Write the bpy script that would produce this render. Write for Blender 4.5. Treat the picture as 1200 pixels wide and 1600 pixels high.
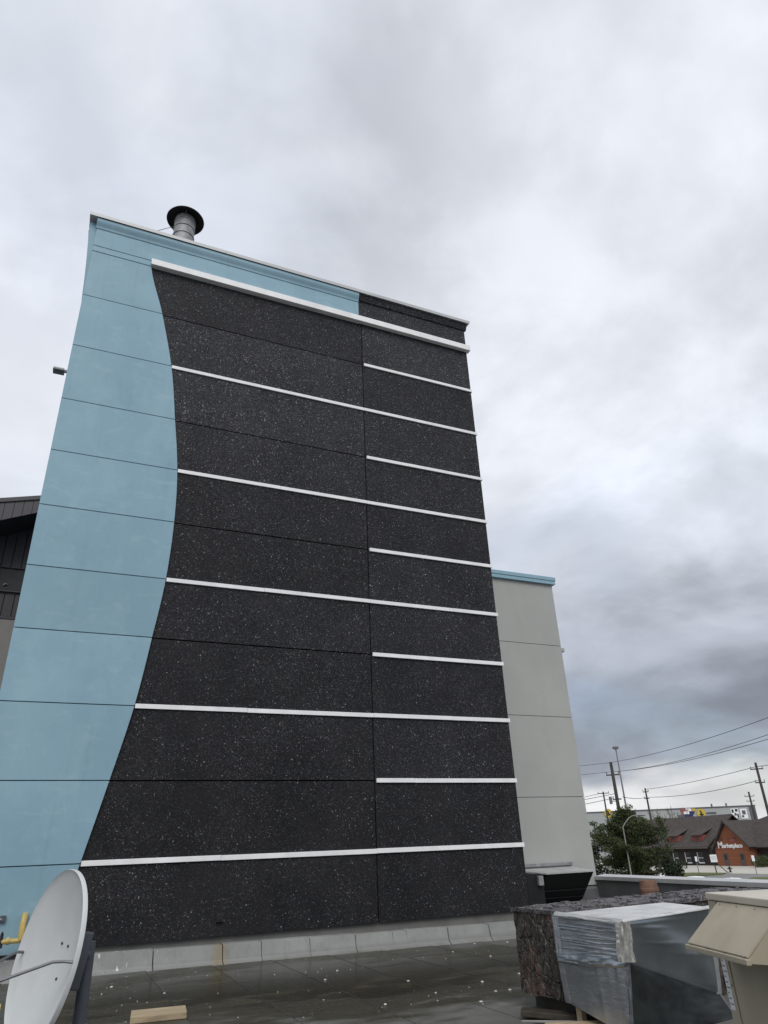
import bpy, bmesh, math, random
from mathutils import Vector, Matrix, noise

random.seed(7)
R = math.radians
scene = bpy.context.scene
for o in list(bpy.data.objects):
    bpy.data.objects.remove(o)

# ------------------------------------------------------------------ camera
cam_d = bpy.data.cameras.new('camera')
cam = bpy.data.objects.new('camera', cam_d)
scene.collection.objects.link(cam)
cam_d.sensor_fit = 'VERTICAL'
cam_d.sensor_height = 24.0
cam_d.lens = 15.982
cam_d.clip_start = 0.05
cam_d.clip_end = 6000
yaw, pitch, roll = R(24.776), R(26.219), R(-2.375)
right = Vector((math.cos(yaw), -math.sin(yaw), 0))
fwd = Vector((math.sin(yaw) * math.cos(pitch), math.cos(yaw) * math.cos(pitch), math.sin(pitch)))
up = right.cross(fwd)
cr = right * math.cos(roll) + up * math.sin(roll)
cu = -right * math.sin(roll) + up * math.cos(roll)
cam.matrix_world = Matrix(((cr.x, cu.x, -fwd.x, 0), (cr.y, cu.y, -fwd.y, 0), (cr.z, cu.z, -fwd.z, 1.6), (0, 0, 0, 1)))
scene.camera = cam

# ------------------------------------------------------------------ sky and sun
SUN_EL, SUN_AZ = R(48), R(200)          # azimuth clockwise from +Y: behind the camera, a little to the left
world = bpy.data.worlds.new('World')
scene.world = world
world.use_nodes = True
wt = world.node_tree
wt.nodes.clear()


def wn(t, **kw):
    n = wt.nodes.new(t)
    for k, v in kw.items():
        setattr(n, k, v)
    return n


def wmath(op, a, b=None, c=None, clamp=False):
    n = wn('ShaderNodeMath', operation=op, use_clamp=clamp)
    for i, v in enumerate((a, b, c)):
        if v is None:
            continue
        if isinstance(v, (int, float)):
            n.inputs[i].default_value = v
        else:
            wt.links.new(v, n.inputs[i])
    return n.outputs[0]


out = wn('ShaderNodeOutputWorld')
bg = wn('ShaderNodeBackground')
bg.inputs['Strength'].default_value = 0.1
wt.links.new(bg.outputs[0], out.inputs[0])
sky = wn('ShaderNodeTexSky', sky_type='NISHITA')
sky.sun_disc = False
sky.sun_elevation = SUN_EL
sky.sun_rotation = SUN_AZ
tc = wn('ShaderNodeTexCoord')
sep = wn('ShaderNodeSeparateXYZ')
wt.links.new(tc.outputs['Generated'], sep.inputs[0])
zz = wmath('MAXIMUM', sep.outputs[2], 0.0)
den = wmath('ADD', zz, 0.34)
comb = wn('ShaderNodeCombineXYZ')
wt.links.new(wmath('DIVIDE', sep.outputs[0], den), comb.inputs[0])
wt.links.new(wmath('DIVIDE', sep.outputs[1], den), comb.inputs[1])


def wnoise(scale, detail, rough, dist, off):
    mp = wn('ShaderNodeMapping')
    mp.inputs['Location'].default_value = off
    wt.links.new(comb.outputs[0], mp.inputs[0])
    n = wn('ShaderNodeTexNoise')
    n.inputs['Scale'].default_value = scale
    n.inputs['Detail'].default_value = detail
    n.inputs['Roughness'].default_value = rough
    n.inputs['Distortion'].default_value = dist
    wt.links.new(mp.outputs[0], n.inputs['Vector'])
    return n.outputs[0]


n_big = wnoise(1.15, 5, 0.50, 0.25, (3.1, 1.7, 0))
n_mid = wnoise(2.6, 6, 0.52, 0.35, (0.4, 5.2, 0))
n_gap = wnoise(1.5, 4, 0.55, 0.3, (7.7, 2.3, 0))
# elevation, ruffled by the cloud noise
el = wmath('ADD', zz, wmath('MULTIPLY', wmath('SUBTRACT', n_mid, 0.5), wmath('MULTIPLY', wmath('ADD', zz, 0.03), 0.9)))
ramp = wn('ShaderNodeValToRGB')
ramp.color_ramp.interpolation = 'EASE'
stops = [(0.0, (6.2, 6.3, 6.4)), (0.055, (6.3, 6.35, 6.4)), (0.09, (2.8, 3.1, 3.65)), (0.15, (2.55, 2.85, 3.4)),
         (0.24, (3.6, 3.9, 4.5)), (0.36, (5.8, 6.15, 6.85)), (0.48, (6.8, 7.1, 7.75)), (0.66, (6.7, 6.98, 7.6)), (0.82, (6.5, 6.78, 7.35)), (1.0, (6.3, 6.55, 7.1))]
els = ramp.color_ramp.elements
while len(els) < len(stops):
    els.new(0.5)
for e, (p, c) in zip(els, stops):
    e.position = p
    e.color = (c[0] / 8, c[1] / 8, c[2] / 8, 1)
wt.links.new(el, ramp.inputs[0])
n_cum = wnoise(2.7, 8, 0.54, 0.2, (2.6, 8.1, 0))
puff = wn('ShaderNodeMapRange', interpolation_type='SMOOTHSTEP')
puff.inputs['From Min'].default_value = 0.40
puff.inputs['From Max'].default_value = 0.62
wt.links.new(n_cum, puff.inputs[0])
shade = wmath('ADD', wmath('MULTIPLY', puff.outputs[0], 0.20), wmath('ADD', 0.30, wmath('ADD', wmath('MULTIPLY', n_big, 0.60), wmath('MULTIPLY', n_mid, 0.62))))
vm = wn('ShaderNodeVectorMath', operation='SCALE')
wt.links.new(ramp.outputs[0], vm.inputs[0])
wt.links.new(wmath('MULTIPLY', shade, 8.0), vm.inputs['Scale'])
cover = wn('ShaderNodeMapRange')
cover.inputs['From Min'].default_value = 0.50
cover.inputs['From Max'].default_value = 0.68
cover.inputs['To Min'].default_value = 1.0
cover.inputs['To Max'].default_value = 0.80
wt.links.new(n_gap, cover.inputs[0])
mx = wn('ShaderNodeMix', data_type='RGBA')
wt.links.new(cover.outputs[0], mx.inputs['Factor'])
sk2 = wn('ShaderNodeVectorMath', operation='SCALE')
sk2.inputs['Scale'].default_value = 1.5
wt.links.new(sky.outputs[0], sk2.inputs[0])
wt.links.new(sk2.outputs[0], mx.inputs['A'])
wt.links.new(vm.outputs[0], mx.inputs['B'])
wt.links.new(mx.outputs['Result'], bg.inputs['Color'])

sun_d = bpy.data.lights.new('sun', 'SUN')
sun_d.energy = 1.5
sun_d.angle = R(35)
sun_d.color = (1.0, 0.97, 0.93)
sun = bpy.data.objects.new('sun', sun_d)
scene.collection.objects.link(sun)
sd = Vector((math.sin(SUN_AZ) * math.cos(SUN_EL), math.cos(SUN_AZ) * math.cos(SUN_EL), math.sin(SUN_EL)))
sun.rotation_euler = (-sd).to_track_quat('-Z', 'Y').to_euler()

scene.view_settings.view_transform = 'Standard'
scene.view_settings.look = 'None'
scene.view_settings.exposure = 0.28
scene.view_settings.gamma = 1.0
scene.view_settings.use_curve_mapping = False
scene.render.engine = 'CYCLES'

# ------------------------------------------------------------------ material helpers


class NT:
    def __init__(s, name):
        s.m = bpy.data.materials.new(name)
        s.m.use_nodes = True
        s.t = s.m.node_tree
        s.b = s.t.nodes['Principled BSDF']
        s.coord = s.n('ShaderNodeTexCoord').outputs['Object']
        s.geo = None

    def n(s, t, **kw):
        n = s.t.nodes.new(t)
        for k, v in kw.items():
            setattr(n, k, v)
        return n

    def put(s, sock, v):
        if hasattr(v, 'links'):
            s.t.links.new(v, sock)
        elif isinstance(v, (tuple, list)) and len(v) == 3 and sock.type == 'RGBA':
            sock.default_value = (*v, 1)
        else:
            sock.default_value = v

    def math(s, op, a, b=0.0, clamp=False):
        n = s.n('ShaderNodeMath', operation=op, use_clamp=clamp)
        s.put(n.inputs[0], a)
        s.put(n.inputs[1], b)
        return n.outputs[0]

    def noise(s, scale, detail=4, rough=0.55, dist=0.0, stretch=None, vec=None):
        v = vec or s.coord
        if stretch:
            mp = s.n('ShaderNodeMapping')
            mp.inputs['Scale'].default_value = stretch
            s.t.links.new(v, mp.inputs[0])
            v = mp.outputs[0]
        n = s.n('ShaderNodeTexNoise')
        s.t.links.new(v, n.inputs['Vector'])
        n.inputs['Scale'].default_value = scale
        n.inputs['Detail'].default_value = detail
        n.inputs['Roughness'].default_value = rough
        n.inputs['Distortion'].default_value = dist
        return n.outputs[0]

    def rng(s, v, a, b, c=0.0, d=1.0):
        n = s.n('ShaderNodeMapRange')
        n.clamp = True
        s.put(n.inputs[0], v)
        for i, x in enumerate((a, b, c, d)):
            n.inputs[i + 1].default_value = x
        return n.outputs[0]

    def mix(s, f, a, b, mode='MIX'):
        n = s.n('ShaderNodeMix', data_type='RGBA', blend_type=mode)
        s.put(n.inputs['Factor'], f)
        s.put(n.inputs['A'], a)
        s.put(n.inputs['B'], b)
        return n.outputs['Result']

    def bump(s, h, strength=0.3, dist=0.01):
        n = s.n('ShaderNodeBump')
        n.inputs['Strength'].default_value = strength
        n.inputs['Distance'].default_value = dist
        s.put(n.inputs['Height'], h)
        s.t.links.new(n.outputs[0], s.b.inputs['Normal'])

    def set(s, color=None, rough=None, metal=None, spec=None):
        if color is not None:
            s.put(s.b.inputs['Base Color'], color)
        if rough is not None:
            s.put(s.b.inputs['Roughness'], rough)
        if metal is not None:
            s.put(s.b.inputs['Metallic'], metal)
        if spec is not None:
            s.put(s.b.inputs['Specular IOR Level'], spec)
        return s.m

    def rand(s):
        return s.n('ShaderNodeObjectInfo').outputs['Random']

    def pos(s):
        if s.geo is None:
            g = s.n('ShaderNodeNewGeometry')
            sp = s.n('ShaderNodeSeparateXYZ')
            s.t.links.new(g.outputs['Position'], sp.inputs[0])
            s.geo = (sp.outputs[0], sp.outputs[1], sp.outputs[2], g.outputs['Position'])
        return s.geo


def plain(name, col, rough=0.6, metal=0.0, var=0.18, scale=3.0, bump=0.0, bscale=40, spec=0.4, stretch=None):
    t = NT(name)
    nz = t.noise(scale, 6, 0.6, 0.2, stretch)
    lo = tuple(c * (1 - var) for c in col)
    hi = tuple(min(1, c * (1 + var)) for c in col)
    c = t.mix(t.rng(nz, 0.3, 0.7), lo, hi)
    if bump:
        t.bump(t.noise(bscale, 5, 0.6), bump, 0.02)
    r = t.rng(nz, 0.3, 0.7, max(0.05, rough - 0.08), min(1, rough + 0.08))
    return t.set(c, r, metal, spec)


M = {}


def blue_mat():
    t = NT('blue_coating')
    P = t.pos()[3]
    a = t.noise(0.55, 5, 0.6, 0.3, vec=P)
    b = t.noise(2.2, 6, 0.65, 0.4, (1, 1, 0.45), vec=P)
    c = t.noise(9.0, 4, 0.6, 0.6, (1, 1, 0.6), vec=P)
    col = t.mix(t.rng(a, 0.3, 0.7), (0.212, 0.345, 0.420), (0.256, 0.400, 0.475))
    col = t.mix(t.rng(b, 0.52, 0.76, 0, 0.42), col, (0.31, 0.455, 0.52))
    col = t.mix(t.rng(c, 0.62, 0.75, 0, 0.20), col, (0.36, 0.49, 0.55))
    run = t.noise(2.4, 6, 0.65, 0.2, (2.0, 1, 0.10), vec=P)
    col = t.mix(t.rng(run, 0.56, 0.78, 0, 0.30), col, (0.150, 0.235, 0.275))
    patch = t.noise(2.6, 5, 0.6, 0.5, (0.8, 1, 1.9), vec=P)
    col = t.mix(t.rng(patch, 0.56, 0.68, 0, 0.26), col, (0.34, 0.47, 0.53))
    col = t.mix(t.rng(b, 0.42, 0.22, 0, 0.35), col, (0.155, 0.262, 0.318))
    rv = t.rng(t.rand(), 0, 1, 0.94, 1.05)
    n = t.n('ShaderNodeVectorMath', operation='SCALE')
    t.t.links.new(col, n.inputs[0])
    t.t.links.new(rv, n.inputs['Scale'])
    hgt = t.math('ADD', t.math('MULTIPLY', b, 1.0), t.math('MULTIPLY', t.noise(60, 4, 0.6, vec=P), 0.25))
    t.bump(hgt, 0.22, 0.02)
    return t.set(n.outputs[0], 0.62, 0, 0.3)


def aggregate_mat():
    t = NT('dark_aggregate')
    x, y, z, P = t.pos()
    base = t.noise(0.9, 6, 0.62, 0.3, vec=P)
    run = t.noise(1.3, 5, 0.6, 0.3, (1.6, 1, 0.16), vec=P)
    fine = t.noise(34, 3, 0.75, vec=P)
    warp = t.n('ShaderNodeTexNoise')
    warp.inputs['Scale'].default_value = 30
    t.t.links.new(P, warp.inputs['Vector'])
    wv = t.n('ShaderNodeVectorMath', operation='SCALE')
    wv.inputs['Scale'].default_value = 0.045
    t.t.links.new(warp.outputs['Color'], wv.inputs[0])
    wp = t.n('ShaderNodeVectorMath', operation='ADD')
    t.t.links.new(P, wp.inputs[0])
    t.t.links.new(wv.outputs[0], wp.inputs[1])
    col = t.mix(t.rng(base, 0.3, 0.7), (0.0070, 0.0072, 0.0082), (0.0175, 0.0172, 0.0185))
    col = t.mix(t.rng(run, 0.55, 0.8, 0, 0.45), col, (0.026, 0.024, 0.023))
    # lighter grain and denser specks towards the top of the wall
    height_fac = t.rng(z, 0.5, 13.0)
    col = t.mix(t.math('MULTIPLY', t.rng(fine, 0.44, 0.70), t.rng(height_fac, 0, 1, 0.30, 0.95)), col, (0.058, 0.059, 0.070))

    def specks(scale, keep_lo, keep_hi, size, shift):
        v = t.n('ShaderNodeTexVoronoi')
        v.inputs['Scale'].default_value = scale
        t.t.links.new(wp.outputs[0], v.inputs['Vector'])
        sc = t.n('ShaderNodeSeparateColor')
        t.t.links.new(v.outputs['Color'], sc.inputs[0])
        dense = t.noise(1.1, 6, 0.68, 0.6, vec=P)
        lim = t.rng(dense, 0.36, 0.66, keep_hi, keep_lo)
        lim = t.math('SUBTRACT', lim, t.math('MULTIPLY', height_fac, shift))
        on = t.math('GREATER_THAN', sc.outputs[0], lim)
        sz = t.rng(sc.outputs[2], 0, 1, size * 0.5, size)
        near = t.math('LESS_THAN', v.outputs['Distance'], sz)
        br = t.math('POWER', t.rng(sc.outputs[1], 0, 1, 0.3, 1.0), 1.8)
        return t.math('MULTIPLY', t.math('MULTIPLY', on, near), br)
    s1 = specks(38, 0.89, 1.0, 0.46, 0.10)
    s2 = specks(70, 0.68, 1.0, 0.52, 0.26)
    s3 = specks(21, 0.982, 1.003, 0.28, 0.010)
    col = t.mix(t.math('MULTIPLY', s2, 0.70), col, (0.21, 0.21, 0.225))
    col = t.mix(t.math('MULTIPLY', s1, t.rng(height_fac, 0, 1, 0.60, 0.95)), col, (0.33, 0.33, 0.34))
    col = t.mix(s3, col, (0.38, 0.38, 0.38))
    rv = t.rng(t.rand(), 0, 1, 0.74, 1.22)
    n = t.n('ShaderNodeVectorMath', operation='SCALE')
    t.t.links.new(col, n.inputs[0])
    t.t.links.new(rv, n.inputs['Scale'])
    t.bump(t.math('ADD', fine, t.math('MULTIPLY', s1, 0.5)), 0.5, 0.02)
    return t.set(n.outputs[0], 0.7, 0, 0.16)


def grey_mat():
    t = NT('grey_render')
    P = t.pos()[3]
    a = t.noise(0.5, 5, 0.6, 0.3, vec=P)
    b = t.noise(2.0, 6, 0.65, 0.3, (1, 1, 0.35), vec=P)
    col = t.mix(t.rng(a, 0.3, 0.7), (0.345, 0.352, 0.335), (0.395, 0.400, 0.382))
    col = t.mix(t.rng(b, 0.55, 0.8, 0, 0.3), col, (0.285, 0.29, 0.268))
    t.bump(t.noise(50, 4, 0.6, vec=P), 0.15, 0.015)
    return t.set(col, 0.75, 0, 0.25)


def membrane_mat():
    t = NT('roof_membrane')
    x, y, z, P = t.pos()
    a = t.noise(0.6, 5, 0.6, 0.3, vec=P)
    b = t.noise(3.0, 7, 0.7, 0.4, vec=P)
    g = t.noise(120, 2, 0.7, vec=P)
    col = t.mix(t.rng(a, 0.3, 0.7), (0.078, 0.078, 0.071), (0.145, 0.144, 0.133))
    col = t.mix(t.rng(b, 0.35, 0.7, 0, 0.7), col, (0.075, 0.074, 0.066))
    sc_ = t.noise(1.1, 7, 0.7, 1.0, vec=P)
    col = t.mix(t.rng(sc_, 0.56, 0.70, 0, 0.5), col, (0.20, 0.195, 0.18))
    col = t.mix(t.rng(g, 0.5, 0.75, 0, 0.4), col, (0.25, 0.25, 0.24))
    # ponding water and silt near the wall: broad band parallel to the wall with a ragged edge
    w1 = t.noise(0.42, 5, 0.55, 0.5, (1, 1.5, 1), vec=P)
    w2 = t.noise(1.7, 4, 0.6, 0.4, (0.6, 1.6, 1), vec=P)
    dy = t.math('MULTIPLY', t.math('ABSOLUTE', t.math('SUBTRACT', y, 10.7)), 0.85)
    dx = t.math('MULTIPLY', t.math('ABSOLUTE', t.math('SUBTRACT', x, 4.0)), 0.16)
    d = t.math('ADD', t.math('ADD', dy, dx), t.math('MULTIPLY', t.math('SUBTRACT', w1, 0.5), 5.0))
    d = t.math('ADD', d, t.math('MULTIPLY', t.math('SUBTRACT', w2, 0.5), 3.2))
    wet = t.rng(d, 2.75, 2.05)
    deep = t.rng(d, 2.0, 0.5)
    col = t.mix(t.math('MULTIPLY', wet, 0.80), col, (0.030, 0.0265, 0.0135))
    col = t.mix(t.math('MULTIPLY', deep, 0.7), col, (0.014, 0.0125, 0.0065))
    silt = t.math('MULTIPLY', t.rng(w2, 0.56, 0.66), t.rng(d, 2.1, 1.2))
    col = t.mix(t.math('MULTIPLY', silt, 0.5), col, (0.080, 0.068, 0.036))
    rough = t.mix(wet, (0.85, 0.85, 0.85), (0.30, 0.30, 0.30))
    rough = t.mix(deep, rough, (0.14, 0.14, 0.14))
    hgt = t.math('MULTIPLY', t.math('ADD', g, t.math('MULTIPLY', b, 2.0)), t.rng(d, 1.0, 1.8, 0.15, 1.0))
    t.bump(hgt, 0.3, 0.012)
    return t.set(col, rough, 0, t.rng(wet, 0, 1, 0.12, 0.17))


def curb_mat():
    t = NT('curb_membrane')
    x, y, z, P = t.pos()
    a = t.noise(1.2, 6, 0.65, 0.4, vec=P)
    b = t.noise(7, 5, 0.7, 0.3, (1, 1, 0.3), vec=P)
    col = t.mix(t.rng(a, 0.3, 0.7), (0.20, 0.205, 0.20), (0.28, 0.285, 0.275))
    col = t.mix(t.rng(b, 0.5, 0.75, 0, 0.5), col, (0.14, 0.14, 0.13))
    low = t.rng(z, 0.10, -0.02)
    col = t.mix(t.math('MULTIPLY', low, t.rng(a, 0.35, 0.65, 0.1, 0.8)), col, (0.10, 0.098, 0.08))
    # rust-yellow run-off stain
    st = t.math('MULTIPLY', t.rng(t.math('ABSOLUTE', t.math('SUBTRACT', x, 2.80)), 0.16, 0.05), t.rng(b, 0.3, 0.55, 0.4, 1))
    col = t.mix(t.math('MULTIPLY', st, 0.5), col, (0.22, 0.155, 0.035))
    # spilled white drips
    dr = t.math('MULTIPLY', t.rng(t.noise(16, 2, 0.5, 0, (1, 1, 0.15), vec=P), 0.66, 0.70), t.rng(x, 2.1, 1.2))
    col = t.mix(t.math('MULTIPLY', dr, 0.8), col, (0.6, 0.6, 0.58))
    t.bump(t.noise(30, 5, 0.6, vec=P), 0.3, 0.01)
    return t.set(col, 0.7, 0, 0.35)


def tar_mat(top):
    t = NT('peeling_tar_top' if top else 'peeling_tar_side')
    v = t.n('ShaderNodeTexVoronoi')
    v.feature = 'DISTANCE_TO_EDGE'
    v.inputs['Scale'].default_value = 17 if top else 7
    mp = t.n('ShaderNodeMapping')
    mp.inputs['Scale'].default_value = (1.0, 1.6, 1.0) if top else (1.5, 1.5, 0.9)
    nz = t.noise(5, 5, 0.6)
    ad = t.n('ShaderNodeVectorMath', operation='ADD')
    t.t.links.new(t.coord, ad.inputs[0])
    cb = t.n('ShaderNodeCombineXYZ')
    t.t.links.new(t.math('MULTIPLY', nz, 0.35), cb.inputs[0])
    t.t.links.new(t.math('MULTIPLY', nz, 0.25), cb.inputs[2])
    t.t.links.new(cb.outputs[0], ad.inputs[1])
    t.t.links.new(ad.outputs[0], mp.inputs[0])
    t.t.links.new(mp.outputs[0], v.inputs['Vector'])
    e = v.outputs['Distance']
    b = t.noise(9, 7, 0.75, 0.5, None if top else (1.5, 1.5, 0.75))
    fl = t.noise(34, 3, 0.6, 0.8, (0.7, 1.4, 1.0) if top else (1, 1, 0.6))
    c = t.noise(2.2, 4, 0.6, 0.4)
    if top:
        col = t.mix(t.rng(b, 0.35, 0.7), (0.030, 0.028, 0.030), (0.12, 0.11, 0.115))
        col = t.mix(t.math('MULTIPLY', t.rng(e, 0.10, 0.02), t.rng(b, 0.42, 0.58)), col, (0.42, 0.39, 0.40))
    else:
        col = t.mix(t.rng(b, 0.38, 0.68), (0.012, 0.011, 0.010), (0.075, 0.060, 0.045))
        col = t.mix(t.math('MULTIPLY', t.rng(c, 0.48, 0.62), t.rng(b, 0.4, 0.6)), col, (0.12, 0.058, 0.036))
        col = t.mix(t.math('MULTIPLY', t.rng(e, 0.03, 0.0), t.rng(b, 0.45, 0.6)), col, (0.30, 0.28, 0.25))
    col = t.mix(t.math('MULTIPLY', t.rng(fl, 0.56, 0.66), t.rng(b, 0.40, 0.58)), col, (0.46, 0.43, 0.44) if top else (0.26, 0.24, 0.21))
    t.bump(t.math('ADD', t.rng(e, 0, 0.12), b), 0.9, 0.03)
    return t.set(col, t.rng(b, 0.3, 0.7, 0.35, 0.75), 0, 0.5)


def foil_mat():
    t = NT('foil_wrap')
    cr1 = t.noise(5, 5, 0.6, 1.2, (0.6, 1.0, 3.0))
    cr2 = t.noise(22, 4, 0.6, 0.8, (0.5, 0.6, 2.0))
    dirt = t.noise(2.0, 5, 0.6, 0.3)
    col = t.mix(t.rng(dirt, 0.35, 0.7), (0.34, 0.36, 0.385), (0.48, 0.50, 0.53))
    t.bump(t.math('ADD', t.math('MULTIPLY', cr1, 1.0), t.math('MULTIPLY', cr2, 0.2)), 0.22, 0.025)
    return t.set(col, t.rng(cr2, 0.3, 0.7, 0.26, 0.40), 0.9, 0.5)


def bark_mat(name, col):
    return plain(name, col, 0.85, 0, 0.3, 6, 0.4, 25, 0.2, (1, 1, 0.2))


def leaf_mat(name, a, b):
    t = NT(name)
    nz = t.noise(1.2, 3, 0.6)
    r = t.noise(25, 2, 0.5)
    col = t.mix(t.rng(nz, 0.3, 0.7), a, b)
    col = t.mix(t.rng(r, 0.4, 0.7, 0, 0.5), col, tuple(c * 1.6 for c in b))
    return t.set(col, 0.6, 0, 0.3)


def brick_mat():
    t = NT('red_brick')
    b = t.n('ShaderNodeTexBrick')
    mp = t.n('ShaderNodeMapping')
    mp.inputs['Rotation'].default_value = (R(90), 0, R(90))
    t.t.links.new(t.coord, mp.inputs[0])
    t.t.links.new(mp.outputs[0], b.inputs['Vector'])
    b.inputs['Color1'].default_value = (0.20, 0.072, 0.038, 1)
    b.inputs['Color2'].default_value = (0.25, 0.095, 0.05, 1)
    b.inputs['Mortar'].default_value = (0.22, 0.12, 0.08, 1)
    b.inputs['Scale'].default_value = 4
    return t.set(b.outputs[0], 0.85, 0, 0.2)


def shingle_mat():
    t = NT('brown_shingles')
    a = t.noise(1.2, 5, 0.6, 0.2)
    b = t.noise(5, 4, 0.7, 0, (1, 1, 5))
    col = t.mix(t.rng(a, 0.3, 0.7), (0.050, 0.043, 0.040), (0.078, 0.068, 0.063))
    col = t.mix(t.rng(b, 0.5, 0.7, 0, 0.5), col, (0.10, 0.088, 0.08))
    return t.set(col, 0.9, 0, 0.15)


def asphalt_mat(name, lo, hi):
    t = NT(name)
    P = t.pos()[3]
    a = t.noise(0.05, 6, 0.6, 0.3, vec=P)
    b = t.noise(0.8, 5, 0.65, 0.2, vec=P)
    col = t.mix(t.rng(a, 0.3, 0.7), lo, hi)
    col = t.mix(t.rng(b, 0.5, 0.75, 0, 0.35), col, tuple(c * 0.75 for c in lo))
    return t.set(col, 0.9, 0, 0.2)


M['blue'] = blue_mat()
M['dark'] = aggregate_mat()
M['grey'] = grey_mat()
M['white'] = plain('white_painted_trim', (0.79, 0.79, 0.79), 0.5, 0, 0.09, 2.5, 0.05, 30, 0.3, (1, 1, 0.4))
M['cap'] = plain('pale_metal_flashing', (0.46, 0.47, 0.47), 0.45, 0.15, 0.10, 1.2)
M['backing'] = plain('joint_sealant_dark', (0.012, 0.012, 0.013), 0.8)
M['bluejoint'] = plain('joint_sealant_teal', (0.055, 0.105, 0.135), 0.8)
M['recess'] = plain('recess_concrete', (0.135, 0.132, 0.125), 0.8, 0, 0.2, 2.5)
M['membrane'] = membrane_mat()
M['curb'] = curb_mat()
M['bead'] = plain('lap_bitumen', (0.032, 0.032, 0.030), 0.9, 0, 0.6, 3)
M['tar_top'] = tar_mat(True)
M['tar_side'] = tar_mat(False)
M['foil'] = foil_mat()
M['sheet'] = plain('duct_sheet_dim_side', (0.25, 0.28, 0.30), 0.36, 0.85, 0.15, 2, 0.06, 12)  # front of the duct: its dimmer reflections are put into the colour
M['sheet_shade'] = plain('duct_sheet_underside_shade', (0.026, 0.031, 0.032), 0.55, 0.3, 0.4, 4, 0.15, 12)  # duct underside: shade and dark roof reflection painted into the colour
M['foil_bright'] = plain('crumpled_film', (0.66, 0.65, 0.62), 0.34, 0.75, 0.25, 9, 0.25, 18)
M['tape'] = plain('foil_tape', (0.60, 0.60, 0.59), 0.48, 0.5, 0.15, 5, 0.15, 14)
M['galv'] = plain('galvanised_steel', (0.27, 0.275, 0.28), 0.6, 0.3, 0.35, 5, 0.1, 20)
M['soot'] = plain('sooty_steel', (0.020, 0.020, 0.021), 0.6, 0.3, 0.3, 4)
M['beige'] = plain('beige_unit_paint', (0.355, 0.318, 0.243), 0.5, 0, 0.12, 2.5, 0.04, 25, 0.4, (1, 1, 0.35))
M['beige_top'] = plain('beige_sheet_top', (0.50, 0.46, 0.38), 0.5, 0, 0.10, 3)
M['label'] = plain('label_paper', (0.66, 0.67, 0.68), 0.5, 0, 0.06, 10)
M['print'] = plain('label_print', (0.16, 0.17, 0.19), 0.6, 0, 0.1, 10)
M['dish'] = plain('dish_grey_paint', (0.49, 0.51, 0.51), 0.5, 0, 0.06, 2.5, 0.05, 20)
M['rod'] = plain('rod_grey_metal', (0.16, 0.165, 0.18), 0.45, 0.4, 0.2, 8)
M['dishback'] = plain('mount_dark_steel', (0.085, 0.095, 0.11), 0.55, 0.3, 0.25, 6)
M['block'] = plain('concrete_block', (0.22, 0.22, 0.21), 0.9, 0, 0.2, 6, 0.4, 40)
M['bolt'] = plain('bolt_dark', (0.03, 0.03, 0.033), 0.5, 0.4)
M['yellow'] = plain('yellow_pipe_paint', (0.46, 0.35, 0.11), 0.5, 0, 0.18, 8)
M['wood'] = plain('weathered_board', (0.34, 0.27, 0.18), 0.8, 0, 0.3, 5, 0.3, 20, 0.2, (0.5, 4, 4))
M['woodwet'] = plain('wet_board', (0.045, 0.038, 0.030), 0.5, 0, 0.3, 5, 0.3, 20, 0.3, (0.5, 4, 4))
M['rust'] = plain('rusty_clay', (0.165, 0.092, 0.066), 0.85, 0, 0.35, 7, 0.2, 30)
M['hood'] = plain('black_hood_metal', (0.010, 0.011, 0.012), 0.6, 0.0, 0.2, 3)
M['hoodtop'] = plain('hood_top_pale', (0.40, 0.41, 0.40), 0.5, 0.2, 0.15, 3)
M['parapet'] = plain('parapet_membrane', (0.105, 0.11, 0.112), 0.75, 0, 0.2, 1.5, 0.2, 20)
M['charcoal'] = plain('charcoal_siding', (0.042, 0.039, 0.044), 0.55, 0.2, 0.2, 2)
M['charfascia'] = plain('charcoal_fascia', (0.062, 0.058, 0.064), 0.5, 0.2, 0.12, 2)
M['soffit'] = plain('soffit_board', (0.016, 0.015, 0.017), 0.7)
M['taupe'] = plain('taupe_wall', (0.19, 0.175, 0.165), 0.8, 0, 0.1, 2)
M['black'] = plain('black_opening', (0.006, 0.006, 0.007), 0.5)
M['lamp'] = plain('lamp_housing', (0.16, 0.16, 0.165), 0.5, 0.3)
M['pole_wood'] = bark_mat('pole_timber', (0.075, 0.068, 0.062))
M['pole_steel'] = plain('pole_steel', (0.21, 0.21, 0.215), 0.5, 0.5)
M['lamp_pale'] = plain('street_lamp_concrete', (0.26, 0.255, 0.24), 0.7)
M['wire'] = plain('cable_black', (0.035, 0.035, 0.04), 0.6)
M['bark'] = bark_mat('bark', (0.06, 0.045, 0.035))
M['twig'] = bark_mat('bare_twigs', (0.17, 0.15, 0.13))
M['leaf_a'] = leaf_mat('pine_needles', (0.020, 0.033, 0.010), (0.050, 0.066, 0.020))
M['leaf_b'] = leaf_mat('dark_needles', (0.009, 0.018, 0.009), (0.026, 0.042, 0.018))
M['asphalt'] = asphalt_mat('worn_asphalt', (0.16, 0.16, 0.155), (0.22, 0.22, 0.21))
M['lot'] = asphalt_mat('pale_concrete_lot', (0.36, 0.345, 0.30), (0.46, 0.44, 0.39))
M['grass'] = asphalt_mat('mown_grass', (0.07, 0.085, 0.03), (0.12, 0.13, 0.05))
M['brick'] = brick_mat()
M['shingle'] = shingle_mat()
M['brownwall'] = plain('dark_brown_boards', (0.032, 0.026, 0.023), 0.8, 0, 0.2, 2, 0, 40, 0.3, (1, 6, 0.5))
M['redboard'] = plain('dormer_red_boards', (0.20, 0.055, 0.045), 0.8)
M['winwhite'] = plain('window_white', (0.75, 0.75, 0.74), 0.5)
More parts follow.
